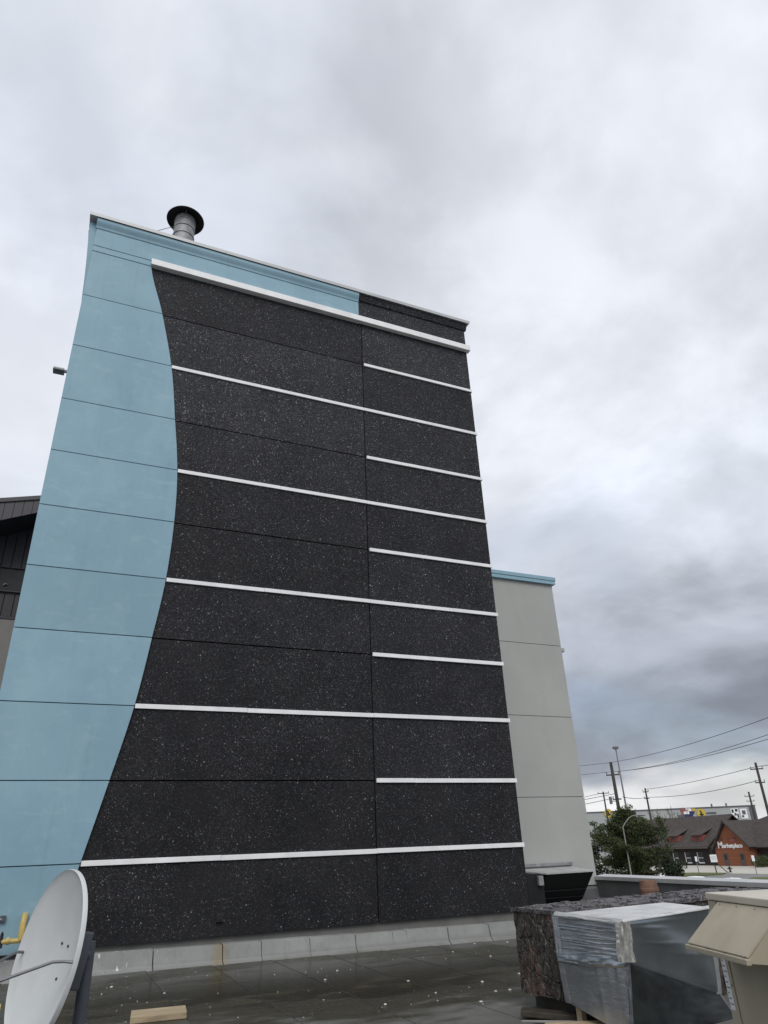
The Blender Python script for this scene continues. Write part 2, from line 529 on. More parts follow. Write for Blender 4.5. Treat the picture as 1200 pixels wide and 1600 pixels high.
M['pane'] = plain('window_glass', (0.02, 0.022, 0.026), 0.12, 0, 0.2, 1, 0, 40, 0.6)
M['doorgrey'] = plain('door_grey', (0.085, 0.075, 0.065), 0.5)
M['warehouse'] = plain('pale_cladding', (0.345, 0.365, 0.355), 0.7, 0, 0.06, 0.05)
M['whdark'] = plain('cladding_dark', (0.10, 0.105, 0.115), 0.7)
M['signyel'] = plain('sign_yellow', (0.52, 0.38, 0.06), 0.5)
M['signblk'] = plain('sign_black', (0.02, 0.02, 0.02), 0.5)
M['signred'] = plain('sign_red', (0.30, 0.08, 0.085), 0.5)
M['signblue'] = plain('sign_navy', (0.025, 0.03, 0.11), 0.5)
M['signwhite'] = plain('sign_white', (0.82, 0.82, 0.82), 0.5, 0, 0.03)
M['carwhite'] = plain('car_white_paint', (0.78, 0.78, 0.78), 0.3, 0, 0.03)
M['tyre'] = plain('tyre_rubber', (0.02, 0.02, 0.02), 0.9)
M['roofgravel'] = plain('ballast_roof', (0.25, 0.25, 0.24), 0.9, 0, 0.2, 3)
M['debris'] = plain('pale_chips', (0.44, 0.44, 0.42), 0.8, 0, 0.3, 20)

# ------------------------------------------------------------------ object helpers
COL = scene.collection


class MB:
    """Collects shapes in world coordinates; build() links them as ONE mesh object."""

    def __init__(s):
        s.v = []
        s.f = []

    def add(s, vs, fs):
        k = len(s.v)
        s.v += [tuple(v) for v in vs]
        s.f += [tuple(i + k for i in f) for f in fs]
        return s

    def box(s, x0, x1, y0, y1, z0, z1, m=None):
        vs = [Vector((x, y, z)) for x in (x0, x1) for y in (y0, y1) for z in (z0, z1)]
        if m:
            vs = [m @ v for v in vs]
        return s.add(vs, [(0, 1, 3, 2), (4, 6, 7, 5), (0, 4, 5, 1), (2, 3, 7, 6), (0, 2, 6, 4), (1, 5, 7, 3)])

    def prism(s, poly, axis, a, b, m=None):
        """polygon (u,v) extruded along axis from a to b; axis 'x': (y,z), 'y': (x,z), 'z': (x,y)"""
        def mk(u, v, w):
            q = {'x': (w, u, v), 'y': (u, w, v), 'z': (u, v, w)}[axis]
            return m @ Vector(q) if m else Vector(q)
        n = len(poly)
        vs = [mk(u, v, a) for u, v in poly] + [mk(u, v, b) for u, v in poly]
        fs = [tuple(range(n)), tuple(range(2 * n - 1, n - 1, -1))]
        fs += [(i, (i + 1) % n, n + (i + 1) % n, n + i) for i in range(n)]
        return s.add(vs, fs)

    def tube(s, pts, rad, n=8, cap=True):
        pts = [Vector(p) for p in pts]
        rads = rad if isinstance(rad, (list, tuple)) else [rad] * len(pts)
        vs, fs = [], []
        ref = None
        for i, p in enumerate(pts):
            d = (pts[min(i + 1, len(pts) - 1)] - pts[max(i - 1, 0)]).normalized()
            if ref is None:
                ref = Vector((0, 0, 1)) if abs(d.z) < 0.9 else Vector((1, 0, 0))
            a = d.cross(ref).normalized()
            b = d.cross(a).normalized()
            ref = -b if False else ref
            for k in range(n):
                t = 2 * math.pi * k / n
                vs.append(p + (a * math.cos(t) + b * math.sin(t)) * rads[i])
        for i in range(len(pts) - 1):
            for k in range(n):
                fs.append((i * n + k, i * n + (k + 1) % n, (i + 1) * n + (k + 1) % n, (i + 1) * n + k))
        if cap:
            fs.append(tuple(range(n - 1, -1, -1)))
            fs.append(tuple(range((len(pts) - 1) * n, len(pts) * n)))
        return s.add(vs, fs)

    def lathe(s, prof, n=32, m=None):
        """profile of (r,z) swept round z; closed if the ends have r = 0"""
        vs, fs = [], []
        for r, z in prof:
            for k in range(n):
                t = 2 * math.pi * k / n
                q = Vector((r * math.cos(t), r * math.sin(t), z))
                vs.append(m @ q if m else q)
        for i in range(len(prof) - 1):
            for k in range(n):
                fs.append((i * n + k, i * n + (k + 1) % n, (i + 1) * n + (k + 1) % n, (i + 1) * n + k))
        return s.add(vs, fs)

    def build(s, name, mat, parent=None, bevel=0.0, smooth=False, merge=True):
        base = parent_world(parent)
        me = bpy.data.meshes.new(name)
        me.from_pydata([tuple(Vector(v) - base) for v in s.v], [], s.f)
        bm = bmesh.new()
        bm.from_mesh(me)
        if merge:
            bmesh.ops.remove_doubles(bm, verts=bm.verts, dist=1e-5)
        bmesh.ops.recalc_face_normals(bm, faces=bm.faces)
        if bevel:
            es = [e for e in bm.edges if len(e.link_faces) == 2 and e.calc_face_angle(0) > R(25)]
            bmesh.ops.bevel(bm, geom=es, offset=bevel, segments=2, affect='EDGES', profile=0.6)
        bm.to_mesh(me)
        bm.free()
        if smooth:
            for p in me.polygons:
                p.use_smooth = True
            try:
                me.set_sharp_from_angle(angle=R(35))
            except Exception:
                pass
        me.materials.append(M[mat])
        o = bpy.data.objects.new(name, me)
        COL.objects.link(o)
        if parent:
            o.parent = parent
        return o


def parent_world(p):
    v = Vector((0, 0, 0))
    while p is not None:
        v += Vector(p.location)
        p = p.parent
    return v


def tag(o, label, cat=None, group=None, kind=None):
    if label:
        o['label'] = label
    if cat:
        o['category'] = cat
    if group:
        o['group'] = group
    if kind:
        o['kind'] = kind
    return o


def thing(name, loc, label, cat, group=None):
    o = bpy.data.objects.new(name, None)
    o.empty_display_size = 0.3
    COL.objects.link(o)
    o.location = loc
    return tag(o, label, cat, group)


def catmull(pts, x):
    """interpolate y(x) through sorted points"""
    n = len(pts)
    if x <= pts[0][0]:
        (a, b), (c, d) = pts[0], pts[1]
        return b + (d - b) * (x - a) / (c - a)
    if x >= pts[-1][0]:
        (a, b), (c, d) = pts[-2], pts[-1]
        return d + (d - b) * (x - c) / (c - a)
    for i in range(n - 1):
        if pts[i][0] <= x <= pts[i + 1][0]:
            p0, p1, p2, p3 = pts[max(i - 1, 0)][1], pts[i][1], pts[i + 1][1], pts[min(i + 2, n - 1)][1]
            t = (x - pts[i][0]) / (pts[i + 1][0] - pts[i][0])
            return 0.5 * (2 * p1 + (p2 - p0) * t + (2 * p0 - 5 * p1 + 4 * p2 - p3) * t * t + (3 * p1 - p0 - 3 * p2 + p3) * t ** 3)


GROUND = -4.6


def roof_z(x):
    return 0.035 - 0.0115 * x


# ================================================================== GROUND
g = MB().add([(-2500, -2500, GROUND), (3500, -2500, GROUND), (3500, 3500, GROUND), (-2500, 3500, GROUND)], [(0, 1, 2, 3)])
tag(g.build('ground', 'asphalt'), None, kind='structure')
lot = MB().add([(109, 60, GROUND + 0.01), (170, 60, GROUND + 0.01), (170, 220, GROUND + 0.01), (109, 220, GROUND + 0.01)], [(0, 1, 2, 3)])
tag(lot.build('parking_lot', 'lot'), None, kind='structure')
# kerbed grass islands
for i, poly in enumerate(([(98, 98.5), (104.5, 96.5), (109, 99.5), (108, 106), (103, 112), (100, 108)],
                          [(90, 70), (100, 66), (102, 80), (99, 85.5), (92, 81.5)])):
    m = MB().prism(poly, 'z', GROUND - 0.2, GROUND + 0.13)
    tag(m.build('grass_verge', 'grass'), None, kind='structure')

# ================================================================== FLAT ROOF (membrane sheets)
roof = bpy.data.objects.new('flat_roof', None)
COL.objects.link(roof)
tag(roof, 'grey membrane flat roof with lapped sheets and damp stains', kind='structure')
WALL_Y = 13.36
x = -9.4
k = 0
while x < 15.3:
    w = 1.0
    x1 = min(x + w, 15.4)
    yend = 13.30 if (x1 > -1.2 and x < 9.1) else 19.3
    lift = 0.010
    za, zb = roof_z(x), roof_z(x1)
    # every sheet laps over its neighbour: its right edge lies a few millimetres proud
    jit = [random.uniform(-0.012, 0.012) for _ in range(12)]
    n = 11
    vs, fs = [], []
    for j in range(n + 1):
        yy = -6 + (yend + 6) * j / n
        vs += [(x, yy, za), (x1 + 0.04 + jit[j], yy, zb + lift), (x1 + 0.04 + jit[j], yy, zb - 0.03), (x, yy, za - 0.03)]
    for j in range(n):
        a, b = j * 4, (j + 1) * 4
        for q in range(4):
            fs.append((a + q, a + (q + 1) % 4, b + (q + 1) % 4, b + q))
    fs += [(3, 2, 1, 0), (n * 4, n * 4 + 1, n * 4 + 2, n * 4 + 3)]
    MB().add(vs, fs).build('membrane_sheet', 'membrane', roof)
    if k % 1 == 0:
        MB().tube([(x1 + 0.04 + jit[j], -6 + (yend + 6) * j / n, zb + lift - 0.004) for j in range(n + 1)], 0.007, 6).build('lap_bead', 'bead', roof)
    x += w
MB().box(-9.4, 15.35, -6, 19.3, GROUND, -0.25).build('roof_slab', 'recess', roof)

# ================================================================== MAIN TOWER BLOCK
tower = thing('tower_building', (4, 13.36, 0), 'tall windowless tower block with sky blue and black speckled panels and white bands', 'building')
CURVE = [(0.37, 0.22), (1.57, 0.49), (2.84, 0.77), (4.06, 1.02), (5.36, 1.19), (6.52, 1.32), (7.79, 1.36), (9.0, 1.31),
         (10.28, 1.14), (11.66, 0.93), (13.16, 0.57), (14.55, 0.17)]
XL, XS, XR = -1.16, 5.71, 9.03
LEV = [0.37, 1.555, 2.81, 4.07, 5.345, 6.54, 7.795, 9.02, 10.275, 11.69, 13.13, 14.50]
GAP = 0.011
# core and backing behind the joints
MB().box(XL + 0.05, XR - 0.02, WALL_Y + 0.085, 21.5, GROUND, 15.45).build('core_wall', 'backing', tower)
MB().box(XL, XL + 0.045, WALL_Y + 0.03, 21.5, 0.37, 15.3).build('side_wall', 'blue', tower)
MB().box(XR - 0.018, XR, WALL_Y + 0.03, 21.5, 0.37, 15.3).build('side_wall', 'grey', tower)
pb = [(XL + 0.02, 0.38)] + [(catmull(CURVE, 0.38 + (14.1) * j / 60) - 0.02, 0.38 + 14.1 * j / 60) for j in range(61)] + [(XL + 0.02, 14.48)]
MB().prism(pb, 'y', WALL_Y - 0.035, WALL_Y - 0.022).build('joint_backing', 'bluejoint', tower)
for i in range(len(LEV) - 1):
    z0, z1 = LEV[i] + GAP, LEV[i + 1] - GAP
    # blue panel with curved right edge
    z0, z1 = z0 - 0.003, z1 + 0.003
    poly = [(XL, z0)] + [(catmull(CURVE, z0 + (z1 - z0) * j / 8), z0 + (z1 - z0) * j / 8) for j in range(9)] + [(XL, z1)]
    MB().prism(poly, 'y', WALL_Y - 0.065, WALL_Y - 0.037).build('blue_panel', 'blue', tower, bevel=0.004)
    z0, z1 = z0 + 0.003, z1 - 0.003
    xa = min(catmull(CURVE, z0), catmull(CURVE, z1)) - 0.15
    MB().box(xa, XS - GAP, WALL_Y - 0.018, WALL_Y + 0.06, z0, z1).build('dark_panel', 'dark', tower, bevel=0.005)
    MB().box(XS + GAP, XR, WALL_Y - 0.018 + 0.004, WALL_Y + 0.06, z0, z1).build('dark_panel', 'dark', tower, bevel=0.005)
# edge of the raised blue layer
# top strip above the broad band
MB().box(XL, 0.16, WALL_Y - 0.065, WALL_Y + 0.02, 14.515, 14.675).build('blue_panel', 'blue', tower, bevel=0.004)
MB().box(XL, 5.62, WALL_Y - 0.06, WALL_Y + 0.06, 14.70, 15.32).build('blue_panel', 'blue', tower, bevel=0.004)
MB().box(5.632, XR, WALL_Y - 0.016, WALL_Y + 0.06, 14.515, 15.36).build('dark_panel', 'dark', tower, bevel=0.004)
MB().box(XL + 0.03, 5.6, WALL_Y + 0.0, WALL_Y + 0.05, 14.4, 14.75).build('joint_backing', 'bluejoint', tower)
# white bands
def band(xa, xb, z, cuts):
    ends = [xa] + [c for c in cuts if xa + 0.4 < c < xb - 0.3] + [xb]
    for a, b in zip(ends[:-1], ends[1:]):
        dz, dy = random.uniform(-0.003, 0.003), random.uniform(-0.003, 0.003)
        MB().box(a + 0.0015, b - 0.0015, WALL_Y - 0.048 + dy, WALL_Y + 0.02, z - 0.041 + dz, z + 0.041 + dz).build('white_band', 'white', tower, bevel=0.005)


for z in (1.555, 4.07, 6.54, 9.02, 11.69):
    o = random.uniform(-0.5, 0.5)
    band(catmull(CURVE, z) + 0.012, XR + 0.026, z, (3.1 + o, 5.72, 7.6 + o))
for z in (2.81, 5.345, 7.795, 10.275, 13.13):
    band(XS + 0.035, XR + 0.026, z, (7.2 + random.uniform(-0.7, 0.7),))
MB().box(0.165, XR + 0.07, WALL_Y - 0.14, WALL_Y + 0.03, 14.52, 14.70).build('white_band', 'white', tower, bevel=0.01)
# cornice mouldings under the cap
prof = [(WALL_Y + 0.02, 15.24), (WALL_Y - 0.075, 15.24), (WALL_Y - 0.085, 15.30), (WALL_Y - 0.12, 15.38), (WALL_Y - 0.135, 15.43), (WALL_Y - 0.135, 15.515), (WALL_Y + 0.02, 15.515)]
MB().prism(prof, 'x', XL - 0.02, 5.62).build('cornice', 'blue', tower, bevel=0.004)
prof2 = [(WALL_Y + 0.02, 15.33), (WALL_Y - 0.05, 15.33), (WALL_Y - 0.12, 15.515), (WALL_Y + 0.02, 15.515)]
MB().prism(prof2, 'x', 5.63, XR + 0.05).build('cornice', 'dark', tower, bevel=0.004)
side = [(XL + 0.03, 13.0), (XL - 0.015, 13.05), (XL - 0.05, 13.7), (XL - 0.10, 14.4), (XL - 0.15, 15.0), (XL - 0.17, 15.47), (XL + 0.03, 15.47)]
MB().prism(side, 'y', WALL_Y + 0.02, 21.5).build('cornice', 'blue', tower, bevel=0.004)
# cap flashing in lengths with standing joints
xs = [XL - 0.20, 1.9, 5.0, XR + 0.13]
for a, b in zip(xs[:-1], xs[1:]):
    MB().prism([(WALL_Y - 0.165, 15.525), (WALL_Y - 0.17, 15.62), (WALL_Y - 0.155, 15.635), (WALL_Y + 0.3, 15.66), (WALL_Y + 0.3, 15.545), (WALL_Y - 0.13, 15.545)],
               'x', a + 0.002, b - 0.002).build('cap_flashing', 'cap', tower, bevel=0.004)
MB().box(XL - 0.2, XL + 0.25, WALL_Y + 0.31, 21.6, 15.48, 15.65).build('cap_flashing', 'cap', tower, bevel=0.004)
MB().box(XR - 0.25, XR + 0.13, WALL_Y + 0.31, 21.6, 15.48, 15.65).build('cap_flashing', 'cap', tower, bevel=0.004)
MB().box(XL, XR, WALL_Y + 0.2, 21.5, 15.30, 15.44).build('top_roof', 'roofgravel', tower)
# recessed base strip and outlet box
MB().box(XL, XR, WALL_Y + 0.05, WALL_Y + 0.10, -0.2, 0.42).build('base_strip', 'recess', tower)
ob = MB().box(2.74, 2.85, WALL_Y - 0.06, WALL_Y - 0.015, 0.59, 0.71).build('outlet_box', 'bolt', tower, bevel=0.006)
MB().box(2.765, 2.825, WALL_Y - 0.068, WALL_Y - 0.060, 0.615, 0.685).build('outlet_cover', 'hood', ob)

# membrane curb at the foot of the wall, one piece between laps
curb = thing('wall_curb', (4, 13.2, 0), 'low grey membrane-wrapped curb along the foot of the dark wall', 'curb')
cx = [-1.2, -0.2, 0.78, 1.75, 2.85, 3.5, 4.35, 5.2, 5.92, 6.2, 7.06, 7.95, 8.9, 9.15]
for i, (a, b) in enumerate(zip(cx[:-1], cx[1:])):
    off = random.uniform(-0.012, 0.012)
    tops = random.uniform(-0.008, 0.008)
    vs = []
    for xx, sgn in ((a + 0.006, 1), (b - 0.006, -1)):
        zt = 0.305 - 0.0125 * xx + tops
        zb = roof_z(xx)
        lean = random.uniform(-0.01, 0.01)
        vs += [(xx, 13.46, zt + 0.012), (xx, 13.225 + off, zt), (xx + lean, 13.17 + off, zb + 0.06), (xx + lean, 13.10 + off, zb + 0.012), (xx, 13.08 + off, zb - 0.05), (xx, 13.46, zb - 0.05)]
    fs = [tuple(range(5, -1, -1)), tuple(range(6, 12))] + [(j, (j + 1) % 6, 6 + (j + 1) % 6, 6 + j) for j in range(6)]
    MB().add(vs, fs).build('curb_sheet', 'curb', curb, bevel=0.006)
    MB().box(b - 0.014, b + 0.012, 13.30, 13.40, roof_z(b) - 0.04, 0.27 - 0.0125 * b).build('lap_sealant', 'bolt', curb)

# chimney flue on the tower roof
fl = thing('chimney_flue', (0.93, 15.0, 15.45), 'grey banded metal flue with wide black rain cap on the tower roof', 'chimney')
T = Matrix.Translation((0.93, 15.0, 0))
MB().lathe([(0.0, 15.45), (0.285, 15.45), (0.285, 18.24), (0.0, 18.24)], 28, T).build('flue_pipe', 'galv', fl, smooth=True)
for z in (16.4, 17.02, 17.50, 17.80, 18.06):
    MB().lathe([(0.283, z), (0.305, z + 0.012), (0.305, z + 0.05), (0.283, z + 0.062)], 28, T).build('flue_ring', 'galv', fl, smooth=True)
MB().lathe([(0.0, 18.30), (0.20, 18.36), (0.515, 18.26), (0.53, 18.235), (0.525, 18.22), (0.2, 18.335), (0.0, 18.28)], 36, T).build('rain_cap', 'soot', fl, smooth=True)
for a in (0.4, 2.5, 4.6):
    MB().tube([(0.93 + 0.27 * math.cos(a), 15 + 0.27 * math.sin(a), 18.0), (0.93 + 0.33 * math.cos(a), 15 + 0.33 * math.sin(a), 18.33)], 0.014, 6).build('cap_strut', 'galv', fl)
gw = MB().tube([(0.66, 14.95, 17.85), (0.2, 14.6, 17.1), (-0.6, 14.0, 15.9), (-0.75, 13.9, 15.65)], 0.008, 5).build('guy_wire', 'wire', fl)

# floodlight on the left side wall
fd = thing('floodlight', (-1.17, 14.0, 11.43), 'small grey floodlight sticking out from the left side of the tower', 'floodlight')
MB().box(-1.32, -1.165, 13.97, 14.03, 11.41, 11.47).build('bracket', 'lamp', fd, bevel=0.008)
hd = MB().box(-1.50, -1.27, 13.90, 14.10, 11.385, 11.42).build('lamp_head', 'lamp', fd, bevel=0.012)
MB().box(-1.495, -1.275, 13.905, 14.095, 11.422, 11.46).build('lamp_top', 'hoodtop', hd, bevel=0.01)

# ================================================================== GREY WING
wing = thing('grey_wing_building', (12, 19, 0), 'lower pale grey rendered wing with blue capped roofline right of the tower', 'building')
GY = 19.0
MB().box(9.2, 15.37, GY + 0.05, 30, GROUND, 9.98).build('core_wall', 'recess', wing)
gl = [0.36, 2.84, 5.30, 7.73, 10.0]
for a, b in zip(gl[:-1], gl[1:]):
    MB().box(9.1, 15.4, GY, GY + 0.049, a + 0.008, b - 0.008).build('render_panel', 'grey', wing, bevel=0.004)
MB().box(15.372, 15.402, GY + 0.052, 30, 0.36, 9.98).build('side_panel', 'grey', wing)
MB().box(9.1, 15.50, GY - 0.10, GY + 0.3, 10.0, 10.13).build('cap_fascia', 'blue', wing, bevel=0.006)
MB().box(9.1, 15.52, GY - 0.12, GY + 0.3, 10.135, 10.27).build('cap_flashing', 'blue', wing, bevel=0.006)
MB().box(15.405, 15.50, GY + 0.31, 30, 10.0, 10.27).build('cap_fascia', 'blue', wing, bevel=0.006)
MB().box(15.404, 15.55, GY + 0.02, GY + 0.2, 7.55, 7.68).build('ledge_stub', 'grey', wing, bevel=0.008)
MB().prism([(GY + 0.03, -0.25), (GY - 0.10, -0.22), (GY - 0.04, 0.27), (GY + 0.03, 0.34)], 'x', 14.4, 15.38).build('base_curb', 'parapet', wing)

# intake hood on the wing
hood = thing('intake_hood', (13.7, 19, 0), 'black wedge-shaped intake hood with pale top at the foot of the grey wing', 'vent hood')
hx0, hx1 = 12.2, 14.52
MB().add([(hx0, 18.99, 0.90), (hx1, 18.99, 0.90), (hx1, 17.98, 0.80), (hx0 + 0.65, 17.98, 0.80), (hx0, 18.99, 0.865), (hx1, 18.99, 0.865), (hx1, 17.98, 0.765), (hx0 + 0.65, 17.98, 0.765)],
         [(0, 1, 2, 3), (7, 6, 5, 4), (0, 3, 7, 4), (1, 5, 6, 2), (3, 2, 6, 7), (0, 4, 5, 1)]).build('hood_top', 'hoodtop', hood)
MB().add([(hx0 + 0.66, 18.0, 0.764), (hx1 - 0.01, 18.0, 0.764), (hx1 - 0.01, 18.93, -0.20), (hx0 + 0.66, 18.93, -0.20),
          (hx0 + 0.66, 18.98, 0.86), (hx1 - 0.01, 18.98, 0.86), (hx1 - 0.01, 18.98, -0.2), (hx0 + 0.66, 18.98, -0.2)],
         [(0, 1, 2, 3), (4, 7, 6, 5), (0, 3, 7, 4), (1, 5, 6, 2), (0, 4, 5, 1), (3, 2, 6, 7)]).build('hood_body', 'hood', hood)
for j in range(3):
    f = 0.45 + 0.2 * j
    yy, zz_ = 18.0 + 0.93 * f, 0.764 - 0.964 * f
    MB().box(hx0 + 0.72, hx1 - 0.06, yy - 0.035, yy + 0.02, zz_ - 0.012, zz_ + 0.012).build('louvre_blade', 'hood', hood)
MB().box(12.2, 14.53, 18.93, 18.998, 0.94, 1.02).build('wall_flashing', 'galv', hood, bevel=0.006)
jb = MB().box(12.62, 12.78, 18.05, 18.15, 0.50, 0.74).build('junction_box', 'galv', hood, bevel=0.01)
MB().box(12.3, 12.84, 18.16, 18.98, -0.2, 0.80).build('hood_side', 'hood', hood, bevel=0.01)

# ================================================================== PARAPET
par = thing('parapet_wall', (15.2, 15, 0), 'low dark grey parapet wall with white metal coping at the roof edge', 'wall')


def par_x(y):
    return 15.36 - (19.0 - y) * 0.11


ys = [18.98, 15.9, 12.8, 9.7, 6.6, 3.5, 0.4, -6]
for a, b in zip(ys[:-1], ys[1:]):
    xa, xb = par_x(a), par_x(b)
    MB().add([(xa, a, -0.3), (xa + 0.3, a, GROUND), (xa + 0.3, a, 0.53), (xa, a, 0.53), (xb, b, -0.3), (xb + 0.3, b, GROUND), (xb + 0.3, b, 0.53), (xb, b, 0.53)],
             [(0, 1, 2, 3), (7, 6, 5, 4), (0, 3, 7, 4), (3, 2, 6, 7), (2, 1, 5, 6), (1, 0, 4, 5)]).build('parapet_face', 'parapet', par)
    a2, b2 = a - 0.006, b + 0.006
    xa, xb = par_x(a2), par_x(b2)
    q = []
    for xx, yy in ((xa, a2), (xb, b2)):
        q += [(xx - 0.05, yy, 0.50), (xx - 0.05, yy, 0.60), (xx + 0.36, yy, 0.635), (xx + 0.36, yy, 0.50)]
    MB().add(q, [(3, 2, 1, 0), (4, 5, 6, 7), (0, 1, 5, 4), (1, 2, 6, 5), (2, 3, 7, 6), (3, 0, 4, 7)]).build('coping', 'cap', par, bevel=0.006)

# ================================================================== DARK RIBBED BUILDING AT LEFT
lb = thing('ribbed_building', (-5, 21, 0), 'charcoal metal-clad building with sloped fascia behind the blue wall', 'building')


def rake_t(x):
    return 11.16 + (x + 1.77) * 0.26


def rake_b(x):
    return 10.62 + (x + 1.77) * 0.44


x0 = -8.0
xx = x0
while xx < 0.2:
    b = xx + 0.235
    MB().add([(xx + 0.006, 20.0, rake_b(xx) if rake_b(xx) > 8 else 8), (b - 0.006, 20.0, rake_b(b)), (b - 0.006, 20.0, rake_t(b) - 0.12), (xx + 0.006, 20.0, rake_t(xx) - 0.12),
              (xx + 0.006, 20.05, rake_b(xx)), (b - 0.006, 20.05, rake_b(b)), (b - 0.006, 20.05, rake_t(b) - 0.12), (xx + 0.006, 20.05, rake_t(xx) - 0.12)],
             [(0, 1, 2, 3), (7, 6, 5, 4), (0, 4, 5, 1), (1, 5, 6, 2), (2, 6, 7, 3), (3, 7, 4, 0)]).build('fascia_panel', 'charfascia', lb)
    xx = b
MB().add([(x0, 19.96, rake_t(x0) - 0.125), (0.3, 19.96, rake_t(0.3) - 0.125), (0.3, 19.96, rake_t(0.3)), (x0, 19.96, rake_t(x0)),
          (x0, 20.3, rake_t(x0) - 0.125), (0.3, 20.3, rake_t(0.3) - 0.125), (0.3, 20.3, rake_t(0.3)), (x0, 20.3, rake_t(x0))],
         [(0, 1, 2, 3), (7, 6, 5, 4), (0, 4, 5, 1), (1, 5, 6, 2), (2, 6, 7, 3), (3, 7, 4, 0)]).build('roof_edge', 'charfascia', lb)
MB().add([(x0, 20.05, rake_b(x0) + 0.02), (0.3, 20.05, rake_b(0.3) + 0.02), (0.3, 21.6, rake_b(0.3) + 0.02), (x0, 21.6, rake_b(x0) + 0.02),
          (x0, 20.05, rake_t(x0) - 0.13), (0.3, 20.05, rake_t(0.3) - 0.13), (0.3, 30, rake_t(0.3) - 0.13), (x0, 30, rake_t(x0) - 0.13)],
         [(0, 1, 2, 3), (7, 6, 5, 4), (0, 4, 5, 1), (1, 5, 6, 2), (3, 7, 4, 0)]).build('soffit', 'soffit', lb)
LBY = 21.2
MB().box(x0, -1.0, LBY + 0.03, 30, GROUND, 11.0).build('core_wall', 'black', lb)
xx = x0
while xx < -1.3:
    b = xx + 0.262
    zlo = 9.30
    MB().box(xx + 0.012, b - 0.012, LBY - 0.02, LBY + 0.029, zlo, 10.9).build('siding_board', 'charcoal', lb, bevel=0.004)
    MB().box(xx + 0.012, b - 0.012, LBY - 0.02, LBY + 0.029, 7.86, 8.52).build('siding_board', 'charcoal', lb, bevel=0.004)
    xx = b
wv = MB().box(-2.46, -1.62, LBY - 0.06, LBY + 0.028, 8.62, 9.24).build('louvre_window', 'black', lb, bevel=0.01)
MB().box(-2.5, -1.58, LBY - 0.09, LBY - 0.062, 8.56, 8.61).build('window_sill', 'charcoal', wv)
MB().tube([(-2.32, LBY - 0.08, 8.74), (-2.27, LBY - 0.12, 8.79), (-2.22, LBY - 0.08, 8.77)], 0.02, 6).build('window_catch', 'galv', wv)
MB().box(x0, -1.3, LBY - 0.05, LBY + 0.028, 7.78, 7.85).build('drip_trim', 'charcoal', lb)
MB().box(x0, -1.0, LBY - 0.03, LBY + 0.028, GROUND, 7.77).build('lower_wall', 'taupe', lb)

# ================================================================== SATELLITE DISH
DC = Vector((0.073, 6.0, 1.02))
az, elv = R(71.1), R(9.85)
dn = Vector((-math.sin(az) * math.cos(elv), -math.cos(az) * math.cos(elv), math.sin(elv)))
da = Vector((0, 0, 1)).cross(dn).normalized()
db = dn.cross(da)
DM = Matrix(((da.x, db.x, dn.x, DC.x), (da.y, db.y, dn.y, DC.y), (da.z, db.z, dn.z, DC.z), (0, 0, 0, 1)))
dish = thing('satellite_dish', (0.35, 6.1, roof_z(0.3)), 'large pale grey satellite dish standing on the roof in the left foreground', 'satellite dish')
RD = 0.533
prof = []
NR = 14
for j in range(NR + 1):
    r = RD * 0.985 * j / NR
    prof.append((r, -0.115 + 0.115 * (r / RD) ** 2))
prof += [(RD, 0.004), (RD + 0.004, -0.004), (RD + 0.004, -0.028), (RD - 0.006, -0.032)]
for j in range(NR, -1, -1):
    r = (RD - 0.02) * j / NR
    prof.append((r, -0.135 + 0.108 * (r / RD) ** 2))
MB().lathe(prof, 72, DM).build('reflector', 'dish', dish, smooth=True)
for (u, v) in ((0.10, 0.075), (-0.03, 0.085), (0.06, -0.115)):
    z = -0.115 + 0.115 * ((u * u + v * v) / RD ** 2)
    MB().lathe([(0, z + 0.010), (0.007, z + 0.009), (0.010, z), (0.010, z - 0.01)], 8, DM @ Matrix.Translation((u, v, 0))).build('bolt', 'bolt', dish)
feed = DM @ Vector((0.0, -0.34, 0.72))


def dpt(u, v, w):
    return DM @ Vector((u, v, w))


for (u, v) in ((0.42, 0.0), (-0.48, 0.0)):
    z = -0.115 + 0.115 * ((u * u + v * v) / RD ** 2)
    p0 = dpt(u, v, z + 0.004)
    p1 = dpt(u * 0.93, v, z + 0.05)
    p2 = dpt(u * 0.80, v - 0.01, z + 0.10)
    MB().tube([p0, p1, p2, feed], 0.0095, 8).build('feed_strut', 'rod', dish, smooth=True)
MB().tube([dpt(0, -0.5, -0.05), dpt(0, -0.55, 0.10), feed + Vector((0, 0, -0.05))], 0.018, 8).build('feed_arm', 'rod', dish, smooth=True)
ax = (dpt(0, -0.05, -0.1) - feed).normalized()
MB().tube([feed - ax * 0.09, feed - ax * 0.01, feed, feed + ax * 0.07, feed + ax * 0.09], [0.03, 0.03, 0.022, 0.022, 0.04], 12).build('feed_horn', 'dish', dish, smooth=True)
bk = dpt(0, 0, -0.13)
mast_x, mast_y = 0.36, 6.10
MB().box(-0.16, 0.16, -0.17, 0.17, -0.24, -0.125, DM).build('back_bracket', 'dishback', dish, bevel=0.012)
MB().tube([bk, (mast_x, mast_y, 1.0)], 0.05, 12).build('tilt_clamp', 'dishback', dish, smooth=True)
MB().tube([(mast_x, mast_y, roof_z(0.3)), (mast_x, mast_y, 1.08)], 0.044, 14).build('mast', 'dishback', dish, smooth=True)
for a in (0.6, 2.7, 4.8):
    MB().tube([(mast_x, mast_y, 0.62), (mast_x + 0.6 * math.cos(a), mast_y + 0.6 * math.sin(a), roof_z(0.3) + 0.06)], 0.018, 8).build('brace', 'galv', dish, smooth=True)
bz = roof_z(0.36) + 0.004
MB().box(mast_x - 0.62, mast_x + 0.62, mast_y - 0.62, mast_y + 0.62, bz, bz + 0.04).build('base_frame', 'dishback', dish, bevel=0.006)
